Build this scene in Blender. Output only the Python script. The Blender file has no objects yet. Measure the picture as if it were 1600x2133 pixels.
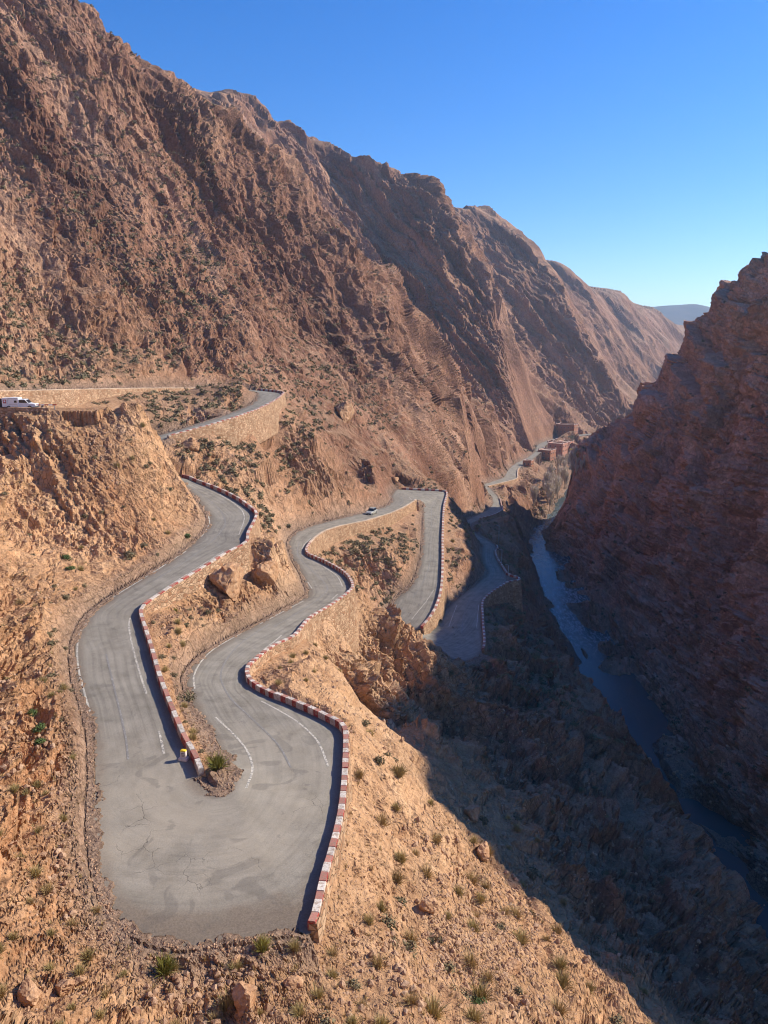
import bpy, math, random, time
import numpy as np
from mathutils import Vector, Matrix

T0 = time.time()
rng = np.random.RandomState(7)
random.seed(7)
scene = bpy.context.scene
col = scene.collection

# ------------------------------------------------------------------ camera, sky, sun, exposure
F_PX, CX, CY = 1602.0, 800.0, 1066.5            # focal length and centre of the 1600 x 2133 photograph
PITCH = math.radians(12.0)
cam_d = bpy.data.cameras.new('camera')
cam_d.sensor_fit = 'VERTICAL'
cam_d.sensor_height = 24.0
cam_d.lens = 24.0 * F_PX / 2133.0
cam_d.clip_start = 0.2
cam_d.clip_end = 20000
cam = bpy.data.objects.new('camera', cam_d)
cam.location = (0, 0, 0)
cam.rotation_euler = (math.radians(90) - PITCH, 0, 0)
col.objects.link(cam)
scene.camera = cam

SUN_AZ, SUN_EL = math.radians(74.0), math.radians(35.0)   # azimuth clockwise from the view direction (+Y)
SUN = np.array([math.sin(SUN_AZ) * math.cos(SUN_EL), math.cos(SUN_AZ) * math.cos(SUN_EL), math.sin(SUN_EL)])
world = bpy.data.worlds.new('World')
scene.world = world
world.use_nodes = True
wn = world.node_tree
bg = wn.nodes['Background']
sky = wn.nodes.new('ShaderNodeTexSky')
sky.sky_type = 'NISHITA'
sky.sun_disc = False
sky.sun_elevation = SUN_EL
sky.sun_rotation = SUN_AZ
sky.altitude = 1800
sky.air_density = 1.25
sky.dust_density = 0.05
sky.ozone_density = 5.0
hsv = wn.nodes.new('ShaderNodeHueSaturation')          # the deep blue of high dry air, the same all over the sky
hsv.inputs['Saturation'].default_value = 1.3
hsv.inputs['Hue'].default_value = 0.512
wn.links.new(sky.outputs[0], hsv.inputs['Color'])
wn.links.new(hsv.outputs[0], bg.inputs[0])
bg.inputs[1].default_value = 0.135
sun_d = bpy.data.lights.new('sun', 'SUN')
sun_d.energy = 5.0
sun_d.angle = math.radians(0.55)
sun_d.color = (1.0, 0.90, 0.75)
sun = bpy.data.objects.new('sun', sun_d)
sun.rotation_euler = Vector(SUN.tolist()).to_track_quat('Z', 'Y').to_euler()
col.objects.link(sun)
scene.view_settings.view_transform = 'Standard'
scene.view_settings.look = 'None'
scene.view_settings.exposure = 0.5
scene.view_settings.gamma = 1.0
scene.render.engine = 'CYCLES'
scene.cycles.max_bounces = 5
scene.cycles.diffuse_bounces = 3
scene.cycles.volume_bounces = 0
scene.cycles.use_denoising = True
scene.cycles.filter_width = 1.1
scene.cycles.use_adaptive_sampling = True
scene.cycles.adaptive_threshold = 0.025
scene.cycles.adaptive_min_samples = 32

# ------------------------------------------------------------------ small maths
cP, sP = math.cos(PITCH), math.sin(PITCH)

def ray(u, v):
    a = (u - CX) / F_PX
    b = (CY - v) / F_PX
    return np.array([a, cP + b * sP, -sP + b * cP])

def at_z(u, v, z):
    r = ray(u, v)
    return r * (z / r[2])

def at_y(u, v, y):
    r = ray(u, v)
    return r * (y / r[1])

def project(P):
    x, y, z = P[..., 0], P[..., 1], P[..., 2]
    d = y * cP - z * sP
    up = y * sP + z * cP
    d = np.where(d > 0.1, d, 0.1)
    return CX + F_PX * x / d, CY - F_PX * up / d, d

def sstep(a, b, x):
    t = np.clip((x - a) / (b - a), 0, 1)
    return t * t * (3 - 2 * t)

PERM = np.random.RandomState(3).permutation(1024).astype(np.int32)
PERM2 = np.concatenate([PERM, PERM, PERM])
_g = np.random.RandomState(5).normal(size=(1024, 3))
GRAD = (_g / np.linalg.norm(_g, axis=1)[:, None]).astype(np.float32)
HASH = np.random.RandomState(9).rand(1024).astype(np.float32)
JIT = np.random.RandomState(11).rand(1024, 3).astype(np.float32)

def noise3(p, seed=0):
    """gradient noise, about -1..1, p (n,3)"""
    p = np.asarray(p, np.float32) + np.float32(seed * 17.31)
    i = np.floor(p).astype(np.int32)
    f = p - i
    w = f * f * f * (f * (f * 6 - 15) + 10)
    X, Y, Z = (i[:, 0] & 1023), (i[:, 1] & 1023), (i[:, 2] & 1023)
    out = 0
    for dx in (0, 1):
        wx = w[:, 0] if dx else 1 - w[:, 0]
        hx = PERM2[X + dx]
        for dy in (0, 1):
            wy = w[:, 1] if dy else 1 - w[:, 1]
            hy = PERM2[hx + ((Y + dy) & 1023)]
            for dz in (0, 1):
                wz = w[:, 2] if dz else 1 - w[:, 2]
                g = GRAD[PERM2[hy + ((Z + dz) & 1023)]]
                out = out + wx * wy * wz * (g[:, 0] * (f[:, 0] - dx) + g[:, 1] * (f[:, 1] - dy) + g[:, 2] * (f[:, 2] - dz))
    return out * 1.7

def cells(p, seed=0):
    """blocky noise: a level per cell (0..1) with a tilt, and the distance to the cell's border"""
    p = np.asarray(p, np.float32) + np.float32(seed * 23.7)
    b = np.floor(p - 0.5).astype(np.int32)
    best = np.full(len(p), 9.0, np.float32)
    second = np.full(len(p), 9.0, np.float32)
    lev = np.zeros(len(p), np.float32)
    for dx in (0, 1):
        hx = PERM2[(b[:, 0] + dx) & 1023]
        for dy in (0, 1):
            hy = PERM2[hx + ((b[:, 1] + dy) & 1023)]
            for dz in (0, 1):
                h = PERM2[hy + ((b[:, 2] + dz) & 1023)]
                c = b + np.array([dx, dy, dz], np.int32) + 0.15 + 0.7 * JIT[h]
                q = p - c
                d2 = (q * q).sum(1)
                l = HASH[h] + 0.8 * (GRAD[h] * q).sum(1)
                m = d2 < best
                second = np.where(m, best, np.minimum(second, d2))
                best = np.where(m, d2, best)
                lev = np.where(m, l, lev)
    return lev, np.sqrt(second) - np.sqrt(best), np.sqrt(best)

# ------------------------------------------------------------------ mesh and material helpers
def fast_mesh(name, V, Fq, smooth=True):
    """V (n,3), Fq (m,k) all faces with the same number of corners"""
    me = bpy.data.meshes.new(name)
    V = np.ascontiguousarray(V, np.float32)
    Fq = np.ascontiguousarray(Fq, np.int32)
    k = Fq.shape[1]
    me.vertices.add(len(V)); me.vertices.foreach_set('co', V.ravel())
    me.loops.add(Fq.size); me.loops.foreach_set('vertex_index', Fq.ravel())
    me.polygons.add(len(Fq))
    me.polygons.foreach_set('loop_start', np.arange(0, Fq.size, k, dtype=np.int32))
    me.polygons.foreach_set('use_smooth', np.full(len(Fq), smooth))
    me.update(calc_edges=True)
    return me

def attr(me, name, data):
    data = np.asarray(data, np.float32)
    if data.ndim == 1:
        a = me.attributes.new(name, 'FLOAT', 'POINT')
        a.data.foreach_set('value', data)
    else:
        a = me.attributes.new(name, 'FLOAT_COLOR', 'POINT')
        a.data.foreach_set('color', np.concatenate([data, np.ones((len(data), 4 - data.shape[1]), np.float32)], 1).ravel())

class MB:
    """collects faces, then one mesh object"""
    def __init__(s):
        s.v = []; s.f = []; s.m = []
    def add(s, verts, faces, mi=0):
        o = len(s.v)
        s.v += [tuple(map(float, q)) for q in verts]
        s.f += [tuple(i + o for i in q) for q in faces]
        s.m += [mi] * len(faces)
    def box(s, c, size, rz=0.0, mi=0, taper=1.0, shear=(0, 0)):
        cx, cy, cz = c; a, b, h = size[0] / 2, size[1] / 2, size[2] / 2
        cr, sr = math.cos(rz), math.sin(rz)
        vs = []
        for z in (-h, h):
            k = taper if z > 0 else 1.0
            for x, y in ((-a, -b), (a, -b), (a, b), (-a, b)):
                x *= k; y *= k
                if z > 0: x += shear[0]; y += shear[1]
                vs.append((cx + x * cr - y * sr, cy + x * sr + y * cr, cz + z))
        s.add(vs, [(0, 3, 2, 1), (4, 5, 6, 7), (0, 1, 5, 4), (1, 2, 6, 5), (2, 3, 7, 6), (3, 0, 4, 7)], mi)
    def tube(s, pts, radii, n=6, mi=0, cap=True):
        pts = [Vector(p) for p in pts]
        rings = []
        for i, p in enumerate(pts):
            d = (pts[min(i + 1, len(pts) - 1)] - pts[max(i - 1, 0)]).normalized()
            a = d.orthogonal().normalized() if abs(d.z) > 0.9 else d.cross(Vector((0, 0, 1))).normalized()
            b = d.cross(a)
            r = radii[i] if hasattr(radii, '__len__') else radii
            rings.append([p + a * (r * math.cos(t)) + b * (r * math.sin(t)) for t in [2 * math.pi * k / n for k in range(n)]])
        vs = [q for r in rings for q in r]
        fs = []
        for i in range(len(rings) - 1):
            for k in range(n):
                fs.append((i * n + k, i * n + (k + 1) % n, (i + 1) * n + (k + 1) % n, (i + 1) * n + k))
        if cap:
            fs.append(tuple(range(n))[::-1]); fs.append(tuple((len(rings) - 1) * n + k for k in range(n)))
        s.add(vs, fs, mi)
    def prism(s, prof, x0, x1, mi=0):
        """profile in (y,z), extruded along x"""
        n = len(prof)
        vs = [(x0, y, z) for y, z in prof] + [(x1, y, z) for y, z in prof]
        fs = [(i, (i + 1) % n, n + (i + 1) % n, n + i) for i in range(n)] + [tuple(range(n))[::-1], tuple(range(n, 2 * n))]
        s.add(vs, fs, mi)
    def mesh(s, name, mats, smooth=False):
        me = bpy.data.meshes.new(name)
        me.from_pydata(s.v, [], s.f)
        for m in (mats if isinstance(mats, (list, tuple)) else [mats]): me.materials.append(m)
        me.polygons.foreach_set('material_index', s.m)
        if smooth: me.polygons.foreach_set('use_smooth', [True] * len(s.f))
        me.update()
        return me
    def build(s, name, mats, parent=None, smooth=False, bevel=0):
        return link(name, s.mesh(name, mats, smooth), parent, bevel)

def link(name, me, parent=None, bevel=0):
    o = bpy.data.objects.new(name, me)
    col.objects.link(o)
    if parent: o.parent = parent
    if bevel:
        b = o.modifiers.new('bevel', 'BEVEL'); b.width = bevel; b.segments = 2; b.limit_method = 'ANGLE'
    return o

def tag(o, label=None, cat=None, group=None, kind=None):
    if label: o['label'] = label
    if cat: o['category'] = cat
    if group: o['group'] = group
    if kind: o['kind'] = kind
    return o

def empty(name, loc, rz=0.0):
    o = bpy.data.objects.new(name, None)
    o.empty_display_size = 0.3
    o.location = loc; o.rotation_euler = (0, 0, rz)
    col.objects.link(o)
    return o

class NT:
    def __init__(s, name, rough=0.9, spec=0.2):
        s.mat = bpy.data.materials.new(name); s.mat.use_nodes = True
        s.t = s.mat.node_tree; s.p = s.t.nodes['Principled BSDF']
        s.p.inputs['Roughness'].default_value = rough
        s.p.inputs['Specular IOR Level'].default_value = spec
    def n(s, typ, **kw):
        nd = s.t.nodes.new(typ)
        for k, v in kw.items(): setattr(nd, k, v)
        return nd
    def l(s, a, b): s.t.links.new(a, b)
    def put(s, sock, v):
        if hasattr(v, 'links'): s.l(v, sock)
        else: sock.default_value = v
    def coords(s, kind='Object'):
        return s.n('ShaderNodeTexCoord').outputs[kind]
    def mapped(s, src, scale, rot=(0, 0, 0)):
        m = s.n('ShaderNodeMapping'); s.l(src, m.inputs[0])
        m.inputs['Scale'].default_value = scale if hasattr(scale, '__len__') else (scale,) * 3
        m.inputs['Rotation'].default_value = rot
        return m.outputs[0]
    def noise(s, src, scale, detail=4, rough=0.55, dist=0.0):
        t = s.n('ShaderNodeTexNoise'); s.l(src, t.inputs['Vector'])
        t.inputs['Scale'].default_value = scale; t.inputs['Detail'].default_value = detail
        t.inputs['Roughness'].default_value = rough; t.inputs['Distortion'].default_value = dist
        return t.outputs[0]
    def voro(s, src, scale, feature='F1', out='Distance', rand=1.0):
        t = s.n('ShaderNodeTexVoronoi', feature=feature); s.l(src, t.inputs['Vector'])
        t.inputs['Scale'].default_value = scale; t.inputs['Randomness'].default_value = rand
        return t.outputs[out]
    def ramp(s, fac, stops, interp='LINEAR'):
        r = s.n('ShaderNodeValToRGB'); s.l(fac, r.inputs[0]); r.color_ramp.interpolation = interp
        e = r.color_ramp.elements
        while len(e) < len(stops): e.new(0.5)
        for q, (p, c) in zip(e, stops):
            q.position = p; q.color = (c, c, c, 1) if not hasattr(c, '__len__') else (*c, 1)
        return r.outputs[0]
    def mix(s, fac, a, b, mode='MIX'):
        m = s.n('ShaderNodeMix', data_type='RGBA', blend_type=mode)
        s.put(m.inputs[0], fac)
        for sock, v in ((m.inputs[6], a), (m.inputs[7], b)):
            s.put(sock, v if hasattr(v, 'links') or len(v) == 4 else (*v, 1))
        return m.outputs[2]
    def math(s, op, a, b=0.0, clamp=False):
        m = s.n('ShaderNodeMath', operation=op, use_clamp=clamp)
        s.put(m.inputs[0], a); s.put(m.inputs[1], b)
        return m.outputs[0]
    def attr(s, name, out='Fac'):
        a = s.n('ShaderNodeAttribute', attribute_name=name)
        return a.outputs[out]
    def bump(s, h, strength, dist, prev=None):
        b = s.n('ShaderNodeBump'); s.l(h, b.inputs['Height'])
        b.inputs['Strength'].default_value = strength; b.inputs['Distance'].default_value = dist
        if prev is not None: s.l(prev, b.inputs['Normal'])
        return b.outputs[0]
    def done(s, color=None, normal=None, rough=None):
        if color is not None: s.put(s.p.inputs['Base Color'], color if hasattr(color, 'links') else (*color, 1))
        if normal is not None: s.l(normal, s.p.inputs['Normal'])
        if rough is not None: s.put(s.p.inputs['Roughness'], rough)
        return s.mat

# ------------------------------------------------------------------ the road: left edge, right edge (going downhill), height
# 'W' = that edge carries a wall; its pixel is the wall's top and is lifted by the wall height
WALL_H = 0.62
def edge_pt(px, z, wall):
    return at_z(px[0], px[1], z + (WALL_H if wall else 0)) * 1.0

ST = []      # (L xyz, R xyz, ltype, rtype)
def plan(cx, cy, z, wx, wy, lt, rt):
    """a station given in plan: centre, height and the half vector to the right edge"""
    ST.append((np.array([cx - wx, cy - wy, z]), np.array([cx + wx, cy + wy, z]), lt, rt))
def pix(l, r, z, lt='C', rt='C'):
    P, Q = edge_pt(l, z, lt == 'W'), edge_pt(r, z, rt == 'W')
    P[2] = z; Q[2] = z
    ST.append((P, Q, lt, rt))

plan(-70, 60, -4.5, 2.6, -0.6, 'C', 'W')
plan(-68.5, 90, -5.6, 2.6, -0.3, 'C', 'W')
plan(-67, 115, -6.7, 2.6, -0.3, 'C', 'W')
plan(-65, 135, -7.5, 2.6, -0.5, 'C', 'W')
plan(-60.5, 165, -8.7, 2.6, -0.6, 'C', 'W')
plan(-54.5, 190, -9.8, 2.6, -0.8, 'C', 'W')
plan(-47, 208, -10.7, 2.6, -1.2, 'C', 'W')
plan(-41, 216, -11.2, 2.2, -2.4, 'C', 'W')
plan(-35.5, 217.5, -11.7, 0.3, -3.6, 'W', 'C')
plan(-31.2, 212, -12.1, -3.0, -2.6, 'W', 'C')
plan(-30.0, 203, -12.5, -3.0, -0.6, 'W', 'C')
plan(-29.6, 188, -13.1, -2.5, 0.4, 'W', 'C')
plan(-32.0, 173, -14.2, -2.4, 0.7, 'W', 'C')
plan(-37.0, 160, -15.5, -2.3, 1.0, 'W', 'C')
plan(-43.5, 150, -17.0, -1.8, 1.6, 'W', 'C')
plan(-48.0, 144.5, -18.2, -1.7, 1.4, 'C', 'C')
plan(-51.0, 139.0, -19.4, -2.6, 0.2, 'C', 'C')
plan(-49.5, 133.0, -20.6, -1.5, -2.2, 'C', 'C')
plan(-43.5, 132.0, -21.8, 0.3, -2.4, 'C', 'C')
for l, r, z in (((378,988),(372,1002),-22.8), ((410,998),(388,1014),-23.4), ((450,1013),(403,1030),-24.0), ((490,1032),(418,1050),-24.6),
                ((520,1052),(430,1068),-25.2), ((534,1066),(436,1082),-25.7), ((528,1086),(434,1096),-26.1), ((516,1108),(424,1110),-26.5),
                ((512,1127),(412,1124),-26.8), ((470,1150),(375,1156),-27.2), ((425,1178),(335,1182),-27.5), ((375,1208),(290,1210),-27.8),
                ((330,1236),(245,1236),-28.1), ((302,1256),(212,1260),-28.4), ((293,1272),(182,1287),-28.6), ((304,1310),(162,1325),-28.8),
                ((318,1355),(156,1360),-28.9), ((332,1404),(159,1410),-29.1), ((356,1466),(175,1462),-29.3), ((380,1523),(192,1520),-29.5),
                ((404,1566),(197,1570),-29.68), ((418,1599),(199,1620),-29.85)):
    pix(l, r, z, 'W', 'C')
I_A0, I_A1 = 19, len(ST) - 1
for l, r, z in (((408,1622),(197,1690),-29.95), ((428,1645),(198,1745),-29.95), ((445,1651),(213,1830),-29.95), ((458,1651),(256,1922),-29.95),
                ((468,1649),(361,1970),-29.95), ((476,1646),(499,1955),-29.95), ((483,1638),(610,1940),-29.95)):
    pix(l, r, z, 'C', 'C')
I_B0 = len(ST)
for l, r, z in (((489,1627),(649,1919),-29.98), ((490,1612),(675,1821),-30.05), ((480,1590),(705,1713),-30.2), ((466,1570),(716,1636),-30.45),
                ((445,1530),(720,1550),-30.7), ((425,1505),(716,1510),-31.0), ((413,1490),(680,1487),-31.2), ((400,1460),(613,1457),-31.5),
                ((390,1425),(560,1437),-31.8), ((390,1408),(522,1414),-32.1), ((404,1385),(515,1390),-32.5), ((427,1364),(532,1371),-32.9),
                ((475,1333),(570,1342),-33.5), ((523,1309),(613,1321),-34.1), ((570,1283),(645,1285),-34.8), ((617,1257),(690,1257),-35.5),
                ((642,1238),(731,1226),-36.1), ((636,1215),(732,1209),-36.7), ((627,1192),(715,1188),-37.2), ((616,1174),(676,1166),-37.7),
                ((606,1150),(640,1149),-38.2), ((603,1128),(645,1130),-38.8), ((620,1108),(672,1107),-39.6), ((655,1094),(710,1094),-40.4),
                ((710,1080),(755,1085),-41.4), ((762,1067),(804,1071),-42.6), ((800,1056),(840,1056),-43.6), ((817,1044),(866,1040),-44.5)):
    pix(l, r, z, 'C', 'W')
I_B1 = len(ST) - 1
pix((816,1033),(872,1041),-45.0)
pix((826,1021),(876,1043),-45.3)
I_C0 = len(ST)
for l, r, z in (((837,1016),(878,1044),-45.6), ((879,1018),(880,1046),-46.0), ((920,1020),(882,1049),-46.5), ((931,1026),(882,1056),-47.0),
                ((925,1054),(882,1075),-47.8), ((922,1110),(881,1120),-49.8), ((922,1166),(875,1175),-51.5), ((920,1215),(858,1218),-53.0),
                ((912,1252),(830,1243),-54.3), ((897,1282),(812,1266),-55.2), ((879,1303),(803,1290),-56.0)):
    pix(l, r, z, 'W', 'C')
I_C1 = len(ST) - 1
pix((880,1312),(812,1335),-56.7)
pix((884,1316),(880,1385),-57.3)
pix((890,1314),(960,1380),-57.8)
I_D0 = len(ST)
for l, r, z in (((894,1309),(1006,1350),-58.2), ((910,1290),(1006,1290),-58.7), ((940,1258),(1006,1251),-59.2), ((968,1235),(1025,1231),-59.6),
                ((1003,1207),(1055,1211),-60.2), ((1014,1192),(1056,1193),-60.6), ((1006,1172),(1038,1164),-61.2), ((1003,1150),(1032,1148),-62.0),
                ((1001,1131),(1034,1134),-62.8)):
    pix(l, r, z, 'C', 'W')
I_D1 = len(ST) - 1
plan(30, 264, -64.0, 3.0, 0.5, 'C', 'C')
plan(30, 282, -65.2, 3.0, 0.2, 'C', 'C')
I_E0 = len(ST)
for l, r, z in (((1002,1069),(1000,1079),-67.0), ((1017,1061),(1026,1072),-67.5), ((1026,1050),(1046,1061),-68.0), ((1026,1040),(1044,1048),-68.5),
                ((1022,1032),(1040,1036),-69.3)):
    pix(l, r, z, 'C', 'W')
I_E1 = len(ST) - 1
plan(52, 392, -70.6, 3.0, -0.5, 'C', 'C')
I_F0 = len(ST)
for l, r, z in (((1013,1007),(1017,1012),-71.5), ((1049,995),(1049,1004),-72.5), ((1056,982),(1076,996),-73.3), ((1064,974),(1078,984),-74.0),
                ((1075,965),(1082,974),-74.6), ((1096,955),(1106,959),-75.6), ((1113,942),(1125,944),-76.8)):
    pix(l, r, z, 'C', 'W' if len(ST) < I_F0 + 5 else 'C')
I_F1 = len(ST) - 1
plan(134, 640, -77.6, 3.2, -2.0, 'C', 'C')
plan(170, 700, -78.4, 2.5, -3.0, 'C', 'C')
plan(215, 740, -79.2, 2.0, -3.0, 'C', 'C')

STL = np.array([s[0] for s in ST]); STR = np.array([s[1] for s in ST])
TL = np.array([s[2] == 'W' for s in ST]); TR = np.array([s[3] == 'W' for s in ST])

def smooth_line(P, k):
    """Catmull-Rom through P, k points per span"""
    Q = np.concatenate([[2 * P[0] - P[1]], P, [2 * P[-1] - P[-2]]])
    out = []
    t = (np.arange(k) / k)[:, None]
    for i in range(1, len(Q) - 2):
        a, b, c, d = Q[i - 1], Q[i], Q[i + 1], Q[i + 2]
        out.append(0.5 * (2 * b + (c - a) * t + (2 * a - 5 * b + 4 * c - d) * t ** 2 + (3 * b - a - 3 * c + d) * t ** 3))
    out.append(P[-1:])
    return np.concatenate(out)
K_SPAN = 12
RL, RR = smooth_line(STL, K_SPAN), smooth_line(STR, K_SPAN)
span = np.minimum(np.arange(len(RL)) // K_SPAN, len(ST) - 2)
WL, WR = TL[span] & TL[span + 1], TR[span] & TR[span + 1]

def resample(P, step, extra=None):
    d = np.r_[0, np.cumsum(np.linalg.norm(np.diff(P[:, :2], axis=0), axis=1))]
    n = max(2, int(round(d[-1] / step)) + 1)
    s = np.linspace(0, d[-1], n)
    Q = np.stack([np.interp(s, d, P[:, k]) for k in range(P.shape[1])], 1)
    if extra is not None:
        return Q, extra[np.clip(np.searchsorted(d, s), 0, len(d) - 1)]
    return Q

EP, EN, EZ, EW = [], [], [], []
for P, O, W in ((RL, RR, WL), (RR, RL, WR)):
    full = np.concatenate([P, O], 1)
    Q, w = resample(full, 0.5, W)
    t = np.gradient(Q[:, :2], axis=0)
    nrm = np.stack([-t[:, 1], t[:, 0]], 1)
    nrm /= np.linalg.norm(nrm, axis=1)[:, None] + 1e-9
    out = Q[:, :2] - Q[:, 3:5]
    nrm *= np.sign((nrm * out).sum(1))[:, None]
    EP.append(Q[:, :2]); EN.append(nrm); EZ.append(Q[:, 2]); EW.append(w)
EP, EN, EZ, EW = np.concatenate(EP), np.concatenate(EN), np.concatenate(EZ), np.concatenate(EW)

# grid of nearest edge samples
GX0, GY0, GS = -110.0, 20.0, 1.5
GNX, GNY = int(380 / GS), int(760 / GS)
gx, gy = np.meshgrid(GX0 + np.arange(GNX) * GS, GY0 + np.arange(GNY) * GS, indexing='ij')
gpts = np.stack([gx.ravel(), gy.ravel()], 1).astype(np.float32)
NEAR = np.zeros(len(gpts), np.int32)
EPf = EP.astype(np.float32)
e2 = (EPf ** 2).sum(1)
for i in range(0, len(gpts), 8000):
    q = gpts[i:i + 8000]
    NEAR[i:i + 8000] = np.argmin(e2[None] - 2 * q @ EPf.T, 1)
NEAR = NEAR.reshape(GNX, GNY)

def road_info(xy):
    """signed distance to the road edge (negative on the road), road height there, wall flag"""
    n = len(xy)
    d = np.full(n, 200.0); z = np.zeros(n); w = np.zeros(n, bool)
    ix = np.floor((xy[:, 0] - GX0) / GS).astype(int); iy = np.floor((xy[:, 1] - GY0) / GS).astype(int)
    ok = np.where((ix >= 0) & (iy >= 0) & (ix < GNX - 1) & (iy < GNY - 1))[0]
    if len(ok) == 0: return d, z, w
    p = xy[ok]; best = np.full(len(ok), 1e9); bi = np.zeros(len(ok), int)
    for a in (0, 1):
        for b in (0, 1):
            c = NEAR[ix[ok] + a, iy[ok] + b]
            for k in range(-3, 4):
                j = np.clip(c + k, 0, len(EP) - 1)
                dd = ((p - EP[j]) ** 2).sum(1)
                m = dd < best
                best[m] = dd[m]; bi[m] = j[m]
    q = p - EP[bi]
    perp = (q * EN[bi]).sum(1)
    dist = np.sqrt(best)
    d[ok] = np.where(perp > 0, dist, -dist)
    z[ok] = EZ[bi]; w[ok] = EW[bi]
    return d, z, w

# ------------------------------------------------------------------ the land: control points and their interpolation
CT = []
def cp(*pts): CT.extend([np.array(p, float) for p in pts])
def cz(*t): CT.extend([at_z(u, v, z) for u, v, z in t])
def cy(*t): CT.extend([at_y(u, v, y) for u, v, y in t])
mid = (STL + STR) / 2
for i in range(len(ST)):
    cp(mid[i])
    if np.linalg.norm(STR[i] - STL[i]) > 9:
        cp(STL[i], STR[i])
# under and beside the camera
cp((0, 1, -3), (-10, 2, 0), (-20, 5, 8), (10, 1, -5), (20, 5, -14), (0, 12, -17), (0, 20, -26.5), (-8, 22, -26), (10, 20, -29), (-14, 20, -22),
   (30, 15, -34), (45, 20, -60), (40, -20, -40), (-30, -20, 15), (0, -30, 4))
cp((-40, 45, -14), (-34, 25, -13), (-30, 10, -5), (-62, 55, 2), (-62, 88, -3), (-50, 70, -10), (-80, 100, 6), (-90, 60, 16))
cz((100,2100,-27.5), (300,2080,-30), (400,2100,-30.6), (700,2100,-31), (900,2100,-34.5), (1100,2100,-40), (1300,2110,-46), (250,2000,-30), (500,2010,-30.6))
cz((0,1500,-25.5), (0,1700,-27.0), (0,1950,-27.8), (0,2133,-27.6), (0,1300,-24.0), (80,1400,-26.6), (80,1800,-28.2), (100,1600,-28.2))
cy((0,1100,92), (0,950,113), (0,880,118), (100,1200,83), (200,1150,94.5), (200,1000,106), (100,1000,106), (300,1050,107.5), (390,1075,112),
   (330,850,125), (200,843,125), (60,843,122), (388,960,121), (350,900,124), (260,930,113), (100,900,113), (180,880,119), (300,890,119))
cy((705,1425,81), (735,1480,74), (780,1530,68), (715,1352,110), (750,1405,106), (790,1462,102), (835,1530,94), (688,1370,90))
cp(at_y(716, 1430, 92) + np.array([0, 0, -3.5]), at_y(760, 1490, 84) + np.array([0, 0, -3.0]))
cp((-56, 118.5, -9.0), (-48, 122, -9.2), (-62, 112, -8.6), (-40, 130.0, -13.0), (-58, 128, -9.0))
cp((-63, 126, -8.8))
# between the legs
cy((344,940,151), (440,936,163), (520,905,175), (596,860,198), (450,980,150), (600,1000,165), (560,905,187), (650,900,195), (700,950,200), (800,950,226),
   (640,1060,173), (560,1080,150), (565,1150,131), (600,1200,119), (560,1240,102), (500,1215,102), (440,1280,88.5), (380,1300,80), (400,1400,71),
   (750,1000,222), (800,1010,238), (740,1120,176), (800,1150,172), (850,1150,182), (780,1230,150), (700,1150,165))
cz((536,1142,-27.6), (486,1182,-28.9), (444,1206,-29.1), (396,1236,-29.2), (349,1262,-29.3))
cz((440,1600,-29.2), (440,1560,-29.6), (400,1480,-30.0))
# below the B wall, the near spur and the slope to the river
cy((600,1400,76), (650,1350,88), (690,1300,99), (680,1420,75), (770,1570,60), (760,1700,51), (800,1900,42), (700,1985,35),
   (735,1310,112), (860,1500,90), (800,1420,99), (830,1292,121), (920,1347,121), (760,1260,119), (700,1460,66),
   (900,1650,69), (1000,1750,63), (1100,1900,55.5), (1300,2050,50), (870,1580,72), (960,1700,66),
   (1000,1500,113), (1000,1410,132), (1200,1500,135), (1150,1650,99), (1300,1800,87), (1450,1950,78.5), (1550,2060,73),
   (1080,1430,148), (1240,1425,160), (1330,1545,140), (1370,1695,113), (1480,1835,100), (1600,2015,88), (960,1560,92), (1250,1950,66),
   (1060,1300,173), (1100,1300,196), (1130,1350,190), (1060,1390,156), (1100,1205,236), (1085,1150,276), (1062,1100,311), (1090,1060,361), (1110,1110,346),
   (960,1050,270), (980,1000,322), (900,985,290), (1000,950,402), (855,995,256), (985,1112,243), (970,1080,262), (1003,1040,347), (1080,1040,386), (1108,1045,409),
   (1000,1100,268))
cz((1140,1020,-86), (1165,985,-86.3), (1185,966,-86.3), (1122,1003,-82.5), (1106,978,-79.5), (1095,1010,-79), (1150,962,-83.5), (1215,930,-84))
cy((1400,2110,49.5), (1290,2005,51))
# the river bed
RIV = np.array([(150, -60, -104), (110, 0, -103), (84, 60, -101.5), (72, 100, -100), (66.5, 130, -99), (63.5, 175, -97.5), (62.5, 220, -96), (65, 270, -94.5),
                (69, 320, -92.5), (72, 345, -91.8), (76, 372, -91), (90, 405, -90), (108, 450, -89), (128, 500, -88), (150, 560, -87), (180, 640, -86),
                (245, 760, -85), (335, 880, -85), (430, 1100, -86), (580, 1400, -84), (820, 1700, -80), (1200, 2200, -80)], float)
RIVS = smooth_line(RIV, 6)
for p in RIVS[::3]: cp(p + np.array([0, 0, -1.2]))
for p in RIV[4:14]:
    cp(p + np.array([-5.5, 0, 0.6]), p + np.array([5.5, 0, 0.8]))
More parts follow.
